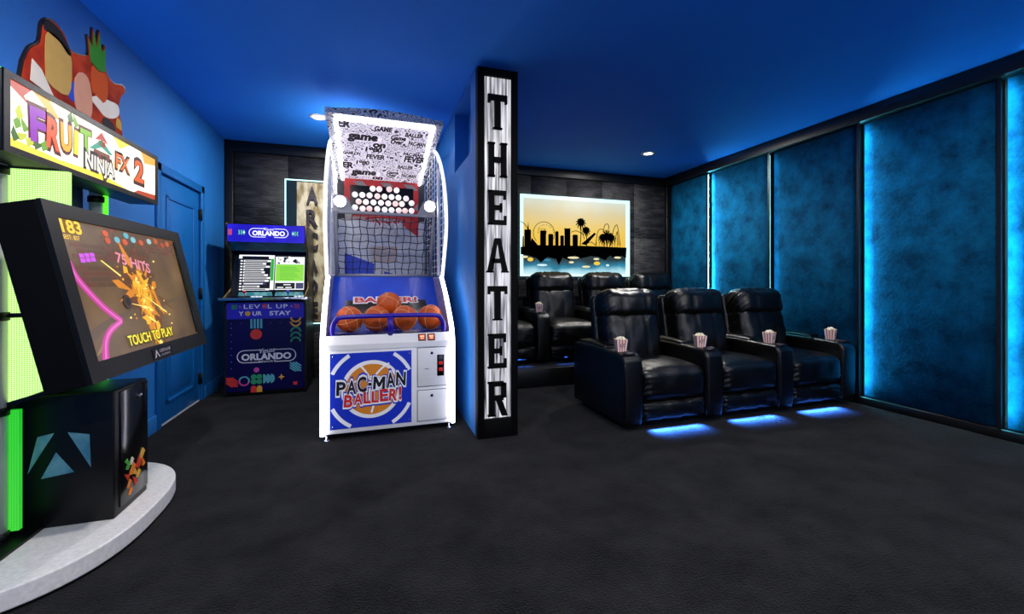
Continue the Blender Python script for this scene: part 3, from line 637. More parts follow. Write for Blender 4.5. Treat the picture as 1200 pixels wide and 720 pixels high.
for i, (x_, y_) in enumerate(((.38, .633), (.384, .6), (.466, .611), (.557, .641), (.616, .625), (.69, .617), (.782, .632), (.531, .606), (.86, .64), (.93, .622), (1.0, .635))):
    scr('badge', lambda g_: g_.disc(mfm, x_, y_, .022, c_+.002, c_-.002, 0, 16, .015), [L(['#d8562c', '#c84a24', '#6fb8c4', '#58b0c4', '#7ec4d0', '#cc5a34', '#9ac8d0', '#d8562c', '#c05a30', '#b04a2a', '#c85a34'][i])])
pl = MB().rect(mfm, .485, .010, .70, .064, .003, -.001).build('name_plate', m_gloss, hs)
MB().text(mfm, 'ADRENALINE', .615, .046, .017, .0036, w=.12).text(mfm, 'AMUSEMENTS', .615, .024, .010, .0036, w=.10).poly(mfm, [(.50, .018), (.525, .057), (.55, .018), (.54, .018), (.525, .042), (.51, .018)], .0038, .003).build('plate_lettering', P('#b8a8a4'), pl)
# marquee light box and its print
mx = -1.28+ox; qf = fx((mx, 2.06+oy, 0)); MW = 1.18
mq = MB().rbox(mx-.15, mx-.006, 2.06+oy, 2.06+oy+MW, 1.642, 1.945, .006).build('marquee', m_black, t)
z = MB()
for a0, b0, a1, b1 in ((0, 1.642, MW, 1.668), (0, 1.919, MW, 1.945), (0, 1.668, .03, 1.919), (MW-.03, 1.668, MW, 1.919)): z.rect(qf, a0, b0, a1, b1, 0, -.007)
z.build('marquee_frame', m_black, mq)
MB().rect(qf, .03, 1.668, MW-.03, 1.919, -.004, -.006).build('marquee_print', E('marquee_backdrop', '#fff8e8', 1.5, c2='#f8cc50', scale=2.6, stretch=(1, 1.2, 3), lo=.5, hi=.72), mq)
def mqp(name, fn, cols): g_ = MB(); fn(g_); g_.build(name, cols, mq)
mqp('sun_rays', lambda g_: [g_.poly(qf, p, -.0035, -.005, c).cut() for p, c in (([(.03, 1.919), (.03, 1.895), (.16, 1.84), (.10, 1.88), (.14, 1.919)], 1), ([(.15, 1.919), (.26, 1.85), (.30, 1.86), (.24, 1.919)], 0), ([(.70, 1.919), (.76, 1.87), (.86, 1.919)], 2), ([(MW-.03, 1.919), (MW-.03, 1.88), (1.02, 1.86), (.98, 1.919)], 0), ([(MW-.03, 1.70), (MW-.03, 1.668), (.9, 1.668), (.95, 1.69)], 1), ([(.03, 1.70), (.03, 1.668), (.85, 1.668), (.6, 1.70), (.3, 1.688)], 2))], [L('#e8a23a', 1.2), L('#b8401c', 1.), L('#f2d23a', 1.3)])
mqp('leaf_shapes', lambda g_: [g_.poly(qf, [(x_, y_), (x_+.028, y_+.018), (x_+.05*math.cos(a_), y_+.06*math.sin(a_)), (x_-.012, y_+.03)], -.0033+.0001*i, -.005, i % 3).cut() for i, (x_, y_, a_) in enumerate(((.06, 1.74, 1.2), (.08, 1.70, .7), (.05, 1.69, 1.6), (.10, 1.74, 1.9), (.07, 1.78, 1.4), (.36, 1.865, 1.3), (.40, 1.86, 1.8), (.12, 1.69, .9), (.16, 1.69, .6), (.2, 1.695, 1.1)))], [L('#6fa41e', 1.), L('#c8d234', 1.), L('#3f6a1c', 1.)])
for ch, x_, y_, h_, w_, cc, ro in (('F', .172, 1.79, .125, .088, '#8a1fb0', .05), ('R', .262, 1.785, .118, .085, '#d8521c', -.04), ('U', .338, 1.795, .11, .072, '#f0a818', .03), ('I', .405, 1.795, .10, .030, '#e8d81c', -.05), ('T', .475, 1.825, .092, .082, '#7ab81e', .04)):
    mqp('letter', lambda g_: g_.text(qf, ch, x_, y_, h_*1.12, -.0028, mi=1, bold=.09, w=w_*1.22, rot=ro).text(qf, ch, x_, y_, h_, -.0018, bold=.045, w=w_, rot=ro), [L(cc, 1.1), L('#5a1410')])
mqp('pagoda', lambda g_: (g_.poly(qf, [(.50, 1.80), (.60, 1.87), (.70, 1.815), (.66, 1.812), (.60, 1.83), (.54, 1.805)], -.0026, -.005, 0), g_.poly(qf, [(.545, 1.855), (.60, 1.905), (.655, 1.86), (.6, 1.868)], -.0022, -.005, 1), g_.rect(qf, .575, 1.835, .63, 1.862, -.0026, -.005, 1), g_.rect(qf, .535, 1.77, .67, 1.81, -.0030, -.005, 2)), [L('#2a9a84', 1.), L('#b8281c', 1.), L('#7a3a1c', 1.)])
mqp('ninja_lettering', lambda g_: g_.text(qf, 'NINJA', .585, 1.728, .082, -.0012, mi=1, bold=.09, w=.265).text(qf, 'NINJA', .585, 1.728, .068, -.0004, bold=.015, w=.235), [L('#fbf8f0', 1.2), L('#241010')])
mqp('edition_lettering', lambda g_: g_.text(qf, 'FX', .785, 1.80, .088, -.0012, mi=1, bold=.08, w=.155).text(qf, 'FX', .785, 1.80, .076, -.0004, bold=.02, w=.135), [L('#d86a18', 1.1), L('#3a140a')])
mqp('number_lettering', lambda g_: g_.text(qf, '2', .955, 1.797, .135, -.0012, mi=1, bold=.08, w=.125).text(qf, '2', .955, 1.797, .115, -.0004, bold=.03, w=.10).poly(qf, [(1.05, 1.76), (1.1, 1.80), (1.09, 1.85), (1.06, 1.82)], -.0004, -.005, 2), [L('#e0581c', 1.1), L('#3a140a'), L('#f0e8e0', 1.1)])
# cut-out topper: a plain red crest with colour fields instead of the figures
tf = fx((mx-.012, 2.06+oy, 0))
out = [(.10, 1.945), (.115, 2.02), (.15, 2.09), (.20, 2.14), (.215, 2.22), (.265, 2.265), (.34, 2.25), (.385, 2.20), (.47, 2.22), (.515, 2.25), (.505, 2.33), (.535, 2.30), (.545, 2.385), (.572, 2.32), (.595, 2.40), (.61, 2.32), (.645, 2.355), (.645, 2.27), (.66, 2.22), (.72, 2.20), (.80, 2.225), (.825, 2.20), (.78, 2.15), (.765, 2.08), (.79, 2.02), (.80, 1.945)]
def smooth_loop(pts_, n_=3):
    c = [(v.x, v.y) for v in curve_pts([p+(0,) for p in pts_[-2:]+pts_+pts_[:2]], n_)]; return c[2*n_:-2*n_]
soft = lambda pts_: pts_[:1]+[(v.x, v.y) for v in curve_pts([p+(0,) for p in pts_[1:-1]], 3)]+pts_[-1:]
out = soft(out)
matt = lambda c: M('matt_ink_'+c.strip('#'), c, .85, spec=.15)
tp = MB().poly(tf, [(.44+(x-.44)*1.02, 1.945+(y-1.945)*1.03) for x, y in out], 0, -.012).build('topper', M('black_cutout_edge', '#140c0c', .5), t)
MB().poly(tf, out, .003, .0).build('topper_field', M('red_topper_print', '#8a150c', .85, spec=.15, c2='#c23c1a', scale=7, lo=.4, hi=.6), tp)
for nme, pp, cc in (('cream_field', [(.225, 2.0), (.36, 1.99), (.385, 2.12), (.36, 2.19), (.24, 2.21), (.22, 2.10)], '#c9a25a'), ('dark_field', [(.218, 2.205), (.24, 2.255), (.32, 2.245), (.38, 2.19), (.36, 2.17), (.30, 2.20)], '#1a1c26'),
                    ('blue_field', [(.345, 2.02), (.385, 1.975), (.425, 2.0), (.40, 2.07)], '#2a50c8'), ('pale_field', [(.42, 1.95), (.40, 2.06), (.44, 2.13), (.50, 2.13), (.53, 2.05), (.52, 1.95)], '#e0a084'),
                    ('white_field', [(.14, 1.96), (.15, 2.05), (.20, 2.03), (.27, 1.95), (.22, 1.948)], '#e6ddd2'), ('leaf_field', [(.522, 2.22), (.511, 2.32), (.537, 2.285), (.547, 2.375), (.572, 2.30), (.593, 2.39), (.608, 2.305), (.640, 2.345), (.638, 2.22), (.58, 2.205)], '#2f8a2c'),
                    ('orange_field', [(.535, 2.08), (.53, 2.20), (.58, 2.20), (.645, 2.21), (.66, 2.12), (.62, 2.06)], '#d2541e'), ('burst_field', [(.52, 2.04), (.56, 2.07), (.60, 2.10), (.65, 2.09), (.75, 2.10), (.76, 2.05), (.70, 2.01), (.62, 2.0)], '#fbeede'),
                    ('grey_field', [(.62, 1.948), (.63, 1.99), (.70, 1.99), (.73, 1.948)], '#3a3436'), ('gold_field', [(.74, 1.98), (.745, 2.03), (.78, 2.02), (.785, 1.975)], '#d8a84c')):
    MB().poly(tf, smooth_loop(pp) if nme not in ('leaf_field', 'white_field') else pp, .005+.0003*(len(pp) % 4), 0).build(nme, matt(cc), tp)
MB().box(mx-.115, mx-.10, 2.08+oy, 2.24+oy, 1.945, 2.0).build('green_glow_rail', E('green_led', '#54ff2a', 1.6), t)
MB().box(mx-.148, mx-.128, 2.10+oy, 3.20+oy, 1.9455, 1.957).build('added_glow_strip', E('added_azure_glow', '#6fc4ff', 14.), t)  # added strip that brightens the wall and ceiling behind the topper

# ================================================================== BASKETBALL MACHINE
t = thing('basketball_machine', 'white caged basketball arcade machine with doodle canopy and PAC-MAN BALLER front', 'arcade machine', (.128, 3.37, 0), math.radians(1.2))
BX = .49
prof_lo = [(0, .05), (0, .40), (0, .66), (.02, .76), (.09, .86), (.27, 1.03), (.40, 1.13), (.52, 1.21)]
prof_hi = [(.52, 1.21), (.43, 1.38), (.345, 1.55), (.325, 1.70), (.37, 1.90), (.50, 2.13), (.72, 2.34), (1.0, 2.49), (1.35, 2.55)]
lo_c = [(v.x, v.y) for v in curve_pts([p+(0,) for p in prof_lo], 5)]
hi_c = [(v.x, v.y) for v in curve_pts([p+(0,) for p in prof_hi], 6)]
def doodle(name, bg, ink, s1=14., lit=0.):
    m, n, b = _new(name); tc = n.nodes.new('ShaderNodeTexCoord')
    w = n.nodes.new('ShaderNodeTexNoise'); w.inputs['Scale'].default_value = s1; w.inputs['Detail'].default_value = .6; w.inputs['Distortion'].default_value = 1.2
    n.links.new(tc.outputs['Object'], w.inputs['Vector'])
    ma = n.nodes.new('ShaderNodeMath'); ma.operation = 'PINGPONG'; ma.inputs[1].default_value = .06; n.links.new(w.outputs[0], ma.inputs[0])
    r = n.nodes.new('ShaderNodeValToRGB'); r.color_ramp.elements[0].position = .016; r.color_ramp.elements[1].position = .021
    r.color_ramp.elements[0].color = lin(ink); r.color_ramp.elements[1].color = lin(bg)
    n.links.new(ma.outputs[0], r.inputs[0]); n.links.new(r.outputs[0], b.inputs['Base Color']); b.inputs['Roughness'].default_value = .35
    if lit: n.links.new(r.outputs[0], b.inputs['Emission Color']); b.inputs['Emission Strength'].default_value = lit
    _M[name] = m; return m
m_dood = doodle('doodle_print', '#e6e4e8', '#2c2a30', 10.)
m_doodp = doodle('pink_doodle_print', '#d2c0d4', '#2c2030', 16.)
for s in (-1, 1):
    q = Fr((s*.47, 0, 0), (0, 1, 0), (0, 0, 1))
    sp = MB().poly(q, [(y+.012, z) for y, z in lo_c] + [(2.15, 1.21), (2.15, .05)], .014, -.014).build('side_panel', m_white, t)
    q2 = Fr((s*.4545, 0, 0), (0, 1, 0), (0, 0, 1))
    MB().poly(q2, [(.03, .70), (.05, .79), (.10, .855), (.27, 1.02), (.52, 1.195), (1.4, 1.20), (1.4, .70)], .001, -.001).build('side_lining', m_doodp, sp)
    MB().tube([(s*.474, y, z) for y, z in lo_c], .0165, 10).build('light_edge', e_white, t)
    cg = MB().tube([(s*.482, y, z) for y, z in hi_c], .015, 10).build('cage_hoop', E('lit_cage_tube', '#f2f0f6', 1.05, base='#d0d0d0'), t)
    w = MB()
    def yat(z):
        for (y0, z0), (y1, z1) in zip(hi_c, hi_c[1:]):
            if z0 <= z <= z1: return y0+(y1-y0)*(z-z0)/(z1-z0+1e-9)
        return 9
    z = 1.25
    while z < 2.5:
        y = yat(z)
        if y < 1.5: w.tube([(s*.480, y, z), (s*.470, 1.56, z)], .0055, 4)
        z += .062
    for y in [.45+.16*i for i in range(8)]:
        zs = [zz for yy, zz in hi_c if True]
        za = min((zz for yy, zz in hi_c if yy <= y), default=None); zb = max((zz for yy, zz in hi_c if yy <= y), default=None)
        if za and zb-za > .08: w.tube([(s*.476, y, max(za, 1.22)), (s*.476, y, zb)], .0055, 5)
    for pp in ([(s*.46, 1.56, 1.2), (s*.46, 1.56, 2.52)], [(s*.46, .60, 1.22), (s*.46, .60, 2.2)]): w.tube(pp, .012, 6)
    w.build('cage_wires', m_steelw, t)
# front cabinet
fb = MB().rbox(-.455, .455, .012, .5, .05, .70, .006).build('front_cabinet', m_white, t)
lip = MB().poly(Fr((0, 0, 0), (0, 1, 0), (0, 0, 1)), [(.006, .66), (.006, .70), (.04, .765), (.12, .765), (.12, .66)], .452, -.452).build('front_lip', m_white, t)
ff = fy((0, .012, 0))
ap = MB().rect(ff, -.425, .085, .155, .637, .004, 0).build('art_panel', P('#1b34c0', .3), fb)
acx, acz = -.135, .362
clip = (-.423, .087, .153, .635)
for k in range(4): MB().ring(ff, acx, acz, .288, .315, .005, .002, 0, 40, k*math.pi/2, (k+1)*math.pi/2, clip=clip).build('outer_ring', P('#f2f2f4'), ap)
MB().disc(ff, acx, acz, .216, .005, .002, 0, 48).build('ball_outline', P('#f2f2f4'), ap)
ob = MB().disc(ff, acx, acz, .188, .006, .002, 0, 48).build('printed_ball', P('#d98422'), ap)
g = MB().ring(ff, acx+.235, acz-.04, .245, .259, .0068, .002, 0, 90, clip=(acx-.15, acz-.12, acx+.2, acz+.20)).cut()
g.ring(ff, acx-.32, acz-.06, .33, .344, .0068, .002, 0, 90, clip=(acx-.2, acz-.19, acx+.2, acz+.18)).cut()
g.stroke(ff, [(acx-.17, acz+.05), (acx+.02, acz+.10), (acx+.17, acz+.04)], .013, .0068, .002).cut()
g.build('printed_seam', P('#f2f2f4'), ob)
def graf(word, x0, z0, hh, ww, slope, cols, seed):
    rr = random.Random(seed); n_ = len(word); g_ = MB(); adv = ww/n_
    lay = []
    wt = {'-': .55, 'M': 1.3, 'N': 1.1, 'L': .85, '!': .5}; tot = sum(wt.get(ch, 1.) for ch in word); cur = x0-ww/2
    for i, ch in enumerate(word):
        a_ = ww*wt.get(ch, 1.)/tot
        lay.append((ch, cur+a_/2, z0+slope*(i-n_/2)+rr.uniform(-.006, .006), hh*rr.uniform(.95, 1.12), a_*(.9 if ch not in '-!' else .6), rr.uniform(-.10, .08))); cur += a_
    for mi, (bo, k_, c1) in enumerate(((.10, 1.30, .0075), (.07, 1.17, .0085), (.03, 1., .0095))):
        for ch, x, z, h_, w_, ro in lay: g_.text(ff, ch, x, z, h_*k_, c1, mi=mi, bold=bo*(.25 if ch == 'M' else 1), w=w_*k_, rot=ro)
    return g_
graf('PAC-MAN', acx+.0, acz+.044, .098, .50, .006, None, 4).build('title_lettering', [P('#1b34c0', .3), P('#f2f2f4'), P('#0c0c10')], ap)
graf('BALLER!', acx+.012, acz-.058, .084, .42, .005, None, 9).build('title_lettering', [P('#1b34c0', .3), P('#f2f2f4'), P('#d01f22')], ap)
for x in (-.405, .135):
    for z in (.105, .617): MB().lathe([(0, .004), (.005, .004), (.006, 0)], (x, .008, z), 8, axis='-y').build('screw', m_chrome, ap)
for nme, z0, z1 in (('coin_door', .352, .648), ('cash_door', .085, .318)):
    MB().rect(ff, .197, z0-.006, .427, z1+.006, .002, 0).build('door_gap', M('door_gap_shadow', '#6c6e74', .5), fb)
    dd = MB().rbox(.202, .422, .002, .012, z0, z1, .003).build(nme, m_white, fb)
    MB().lathe([(0, .008), (.007, .008), (.010, .004), (.011, 0)], (.31, .002, z1-.04), 14, axis='-y').build('lock', m_black, dd)
    if z0 > .2:
        MB().rbox(.35, .405, -.004, .003, z0+.075, z1-.055, .003).build('coin_slot_plate', m_gloss, dd)
        for zz in (z0+.125, z0+.175): MB().rbox(.362, .393, -.008, -.003, zz-.012, zz+.014, .002).build('coin_return_button', E('red_coin_lamp', '#a81818', .8, base='#600808'), dd)
        MB().box(.255, .285, .000, .003, .485, .489).build('slot', m_black, dd)
lf2 = Fr((0, .006, .70), (1, 0, 0), (0, .034, .065))
for x in (.236, .307):
    bb = MB().rect(lf2, x-.029, .006, x+.029, .062, .006, -.01).build('start_button', m_black, t)
    MB().rect(lf2, x-.022, .012, x+.022, .056, .010, 0).rect(lf2, x-.016, .034, x+.016, .046, .0112, 0, 1).rect(lf2, x-.012, .02, x+.012, .028, .0112, 0, 1).build('button_lamp', [E('red_button_lamp', '#b8341c', .9), E('amber_button_mark', '#ffc9a0', 1.)], bb)
# ball trough, ramp with print
MB().box(-.452, .452, .04, .34, .70, .765).build('ball_trough', M('printed_deck', '#1c36b8', .25, c2='#c8b4b8', scale=9, lo=.5, hi=.56), t)
rf = Fr((0, .34, .765), (1, 0, 0), (0, .56, .455)); RL = math.hypot(.56, .455)
rp = MB().rect(rf, -.452, 0, .452, RL, .0, -.02).build('ramp', M('blue_ramp_gloss', '#1746c8', .22, c2='#1b52da', scale=4), t)
MB().poly(rf, [(-.36, .19), (.36, .19), (.34, .37), (-.34, .37)], .003, 0).build('ball_slot', m_gloss, rp)
MB().text(rf, 'BALLER!', 0, .37, .075, .006, mi=1, bold=.10, w=.56).text(rf, 'BALLER!', 0, .37, .062, .008, mi=0, bold=.03, w=.53).build('ramp_lettering', [P('#c8242a'), P('#f0eef0')], rp)
MB().rect(rf, -.37, .175, .37, .188, .012, 0).build('slot_edge', P('#d8d6da'), rp)
# rail in front of the balls
pts = [(-.41, .06, .755), (-.41, .055, .82), (-.385, .05, .875), (-.33, .05, .90), (0, .045, .905), (.33, .05, .90), (.385, .05, .875), (.41, .055, .82), (.41, .06, .755)]
rl = MB().tube(curve_pts(pts, 5), .0175, 12).build('ball_rail', m_rail, t)
MB().tube([(0, .05, .755), (0, .045, .90)], .021, 12).build('rail_post', m_rail, rl)
# net across the front of the court, with its bars
nb, nt = (.90, 1.225), (.66, 1.775)
npnt = lambda x, q: (x, nb[0]+(nt[0]-nb[0])*q, nb[1]+(nt[1]-nb[1])*q)
nf = MB().tube([npnt(-.44, 0), npnt(.44, 0)], .014, 8).tube([npnt(-.44, 1), npnt(.44, 1)], .014, 8).tube([npnt(-.425, -.02), npnt(-.425, 1)], .016, 8).tube([npnt(.425, -.02), npnt(.425, 1)], .016, 8)
net_f = nf.build('net_frame', m_grey, t)
n = MB()
nx, nz = 13, 9
for i in range(nx+1):
    n.tube([npnt(-.41+.82*i/nx+.008*math.sin(j*1.9+i), j/nz) for j in range(nz+1)], .0036, 4)
for j in range(1, nz):
    n.tube([npnt(-.41+.82*i/nx, j/nz+.012*math.sin(i*2.3+j)) for i in range(nx+1)], .0036, 4)
n.build('safety_net', m_net, net_f)
# lamps on brackets at both ends of the top bar
for s in (-1, 1):
    bf = fy((0, nt[0], nt[1]))
    br = MB().poly(bf, [(s*.44, .0), (s*.27, .0), (s*.33, .13), (s*.44, .15)], .012, -.012).build('lamp_bracket', m_grey, t)
    MB().lathe([(.055, -.01), (.055, .02), (.048, .024)], (s*.385, nt[0]-.012, nt[1]+.085), 24, axis='-y').build('lamp_ring', m_white, br)
    MB().lathe([(0, .026), (.03, .025), (.048, .022)], (s*.385, nt[0]-.012, nt[1]+.085), 24, axis='-y').build('lamp_lens', E('court_lamp', '#ffffff', 22.), br)
# backboard
by = 1.50; kf = fy((0, by, 0))
bd = MB().box(-.385, .385, by, by+.03, 1.835, 2.27).build('backboard', M('backboard_red', '#b81c1e', .4, c2='#cc2826', scale=5), t)
g = MB()
for x0 in (-.30, -.02, .22): g.poly(kf, [(x0, 2.24), (x0+.10, 2.24), (x0+.16, 2.18), (x0+.06, 2.18)], .003, 0)
g.poly(kf, [(-.38, 1.84), (-.38, 2.02), (-.31, 2.02), (-.31, 1.86), (.15, 1.86), (.18, 1.84), (-.38, 1.84)], .003, 0).poly(kf, [(.34, 1.98), (.38, 2.04), (.38, 1.94)], .003, 0)
g.build('grey_stripes', P('#8c8886'), bd)
MB().rect(kf, -.325, 1.885, .33, 2.195, .005, 0).build('display_panel', m_gloss, bd)
pos = [(285, 138), (327, 140), (392, 140), (440, 145), (173, 172), (219, 174), (265, 176), (315, 180), (361, 182), (407, 184), (452, 187), (503, 192), (196, 210), (242, 213), (290, 215), (338, 217), (385, 220), (432, 222), (475, 223), (540, 218), (173, 243), (221, 250), (264, 250), (314, 252), (362, 256), (407, 258), (454, 260), (496, 262), (540, 262)]
bcol = ['#e6e4ee', '#f0e2de', '#e8d2d2', '#dfe4f2', '#e2b4ac']
for i, (px, py) in enumerate(pos):
    x = -.315+(px-150)/(560-150)*.655; z = 2.215-(py-105-(px-150)*.045)/(285-110)*.335
    MB().sphere((x, by-.034, z), .031, 12, 8).build('display_ball', E('ball_lamp_%d' % (i*7 % 5), bcol[i*7 % 5], .75, base='#e0dcdc'), bd)
# court behind the net: back sheet with blue and red shapes, hoop with net
cb = MB().box(-.45, .45, by+.005, by+.02, .95, 1.835).build('court_sheet', M('court_grey', '#d2d4da', .5, c2='#b8bbc4', scale=4), t)
cf = fy((0, by+.004, 0))
MB().poly(cf, [(-.38, 1.15), (-.38, 1.47), (-.08, 1.36), (-.10, 1.15)], .003, 0).poly(cf, [(.02, 1.15), (.02, 1.28), (.16, 1.24), (.17, 1.15)], .003, 0).build('blue_shapes', P('#1438b4'), cb)
MB().poly(cf, [(.16, 1.83), (.385, 1.83), (.385, 1.66)], .003, 0).build('red_shape', P('#b81c1e'), cb)
MB().poly(cf, [(-.12, 1.55), (.16, 1.55), (.16, 1.38), (-.12, 1.38)], .002, 0).build('target_print', M('peach_print', '#c9a48c', .5, c2='#a9abb4', scale=22, lo=.4, hi=.55), cb)
hc, hr, hz = (.02, by-.27), .19, 1.80
hp = MB().tube([(hc[0]+hr*math.cos(2*math.pi*i/32), hc[1]+hr*math.sin(2*math.pi*i/32), hz) for i in range(32)], .011, 8, True).tube([(hc[0]-.05, by, hz-.02), (hc[0]-.05, hc[1]+hr*.95, hz)], .009, 6).tube([(hc[0]+.05, by, hz-.02), (hc[0]+.05, hc[1]+hr*.95, hz)], .009, 6)
hoop = hp.build('hoop', m_red, t)
n = MB()
for i in range(12):
    for sg in (-1, 1):
        n.tube([(hc[0]+r_*math.cos(2*math.pi*(i+sg*k/2)/12), hc[1]+r_*math.sin(2*math.pi*(i+sg*k/2)/12), hz-dz) for k, (r_, dz) in enumerate(((.185, 0), (.165, .06), (.145, .11), (.135, .155)))], .004, 4)
n.build('hoop_net', m_cord, hoop)
MB().box(-.455, .455, .90, 1.51, 1.195, 1.21).build('court_floor', M('court_grey', '#a9abb4'), t)
MB().box(-.455, .455, 1.53, 2.15, .05, 2.28).build('rear_housing', M('dark_grey_housing', '#2a2b30', .5), t)
# canopy: a slab that rises towards the player, with printed underside and light frame
A0, A1 = (.60, 2.615), (1.53, 2.255)
uf = Fr((0, A1[0], A1[1]), (1, 0, 0), (0, A0[0]-A1[0], A0[1]-A1[1])); UL = math.hypot(A0[0]-A1[0], A0[1]-A1[1])
cn = MB().poly(uf, [(-.45, 0), (.45, 0), (.505, UL), (-.505, UL)], 0, -.05).build('canopy', m_dood, t)
arc = [(-.505+1.01*i/16, .022+.045*(1-(2*i/16-1)**2)) for i in range(17)]
cf2 = fy((0, A0[0], A0[1])); MB().poly(cf2, [(-.505, -.01)] + arc + [(.505, -.01)], .012, -.04).build('canopy_fascia', m_dood, cn)
e = MB(); u1, w1 = .432, .026
e.poly(uf, [(-u1, UL-.035), (u1, UL-.035), (u1-w1*.6, UL-.035-w1*1.6), (-u1+w1*.6, UL-.035-w1*1.6)], .012, 0).poly(uf, [(-u1+.02, .0), (-u1+.02+w1, .0), (-u1+w1, UL-.035), (-u1, UL-.035)], .0118, 0).poly(uf, [(u1-.02, .0), (u1-.02-w1, .0), (u1-w1, UL-.035), (u1, UL-.035)], .0118, 0)
e.build('light_frame', e_white, cn)
up = MB().poly(uf, [(-u1+.04, .0), (u1-.04, .0), (u1-.025, UL-.07), (-u1+.025, UL-.07)], .003, 0).build('printed_underside', doodle('canopy_print_glow', '#d8cfdc', '#2a2630', 12., .75), cn)  # print glows by itself, in place of light falling on the underside
words = [('ER', -.36, .88, .075, .11), ('game', -.20, .70, .085, .27), ('on', -.05, .62, .07, .12), ('Game', .12, .76, .05, .14), ('Over', .11, .70, .05, .12), ('PAC-MAN', .30, .70, .05, .17), ('FEVER', .30, .45, .075, .21), ('PAC-MAN', .28, .53, .04, .2), ('1980', -.10, .55, .055, .16), ('FEVER', -.08, .44, .055, .18), ('GAME ON', -.30, .47, .035, .16), ('ER', -.345, .27, .075, .11), ('game', -.19, .14, .08, .25), ('on', -.05, .075, .06, .11), ('Game', .10, .20, .045, .12), ('Over', .09, .15, .045, .11), ('PAC-MAN', .27, .16, .05, .16), ('BALLER', .26, .82, .045, .17), ('BALLER', .22, .31, .045, .16), ('GAME', -.02, .86, .05, .16), ('1980', -.2, .33, .05, .13)]
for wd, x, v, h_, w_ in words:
    MB().text(uf, wd, x, v*UL/1.0, h_*1.2, .0042, mi=1, bold=.13, w=w_*1.3, shear=.2).text(uf, wd, x, v*UL/1.0, h_*1.2, .005, bold=.055, w=w_, shear=.15).build('doodle_word', [E('canopy_ink', '#141318', .05), E('canopy_pale_glow', '#d8cfdc', .75, base='#d8cfdc')], up)  # pale outline carries the same stand-in glow as the print
for i in range(12):
    x, v = random.uniform(-.36, .36), random.uniform(.05, .88)
    MB().disc(uf, x, v, .02, .0036, 0, 0, 12, .014).build('doodle_spot', P('#141318'), up)
# feet
for x in (-.45, .45):
    for y in (.04, 2.08): MB().lathe([(.026, 0), (.026, .01), (.009, .014), (.009, .052)], (x, y, 0), 12).build('foot', m_chrome, t)

# basketballs in the trough
def basketball():
    r = .103; b = thing('basketball', 'x', 'ball', (0, 0, 0), 0, 'basketballs in the trough of the machine')
    MB().sphere((0, 0, 0), r, 28, 18).build('rubber_skin', m_ballo, b)
    s = MB()
    circ = lambda fn: s.tube([Vector(fn(2*math.pi*i/40)).normalized()*(r+.0003) for i in range(40)], .0022, 5, True)
    circ(lambda a: (math.cos(a), math.sin(a), 0)); circ(lambda a: (math.cos(a), 0, math.sin(a)))
    for sg in (-1, 1): circ(lambda a: (sg*(.62+.18*math.cos(2*a)), .75*math.cos(a), .75*math.sin(a)))
    s.build('seam', m_seam, b); return b
b0 = basketball(); mrot = Matrix.Rotation(math.radians(1.2), 4, 'Z')
for i, (x, y, z, lab) in enumerate(((-.30, .262, .868, 'orange basketball at the trough end nearer the ARCADE sign'), (-.095, .235, .868, 'orange basketball of the front four between rail post and the ARCADE sign side'), (.012, .43, .973, 'orange basketball lying up on the ramp behind the front four'), (.125, .235, .868, 'orange basketball of the front four between rail post and the blue partition'), (.335, .262, .868, 'orange basketball at the trough end nearer the blue partition'))):
    o = b0 if i == 0 else copy_tree(b0); w = mrot @ Vector((x, y, z)); o.location = (w.x+.128, w.y+3.37, w.z); o.rotation_euler = (.35+i*.3, .25*i, .5*i-1); o['label'] = lab

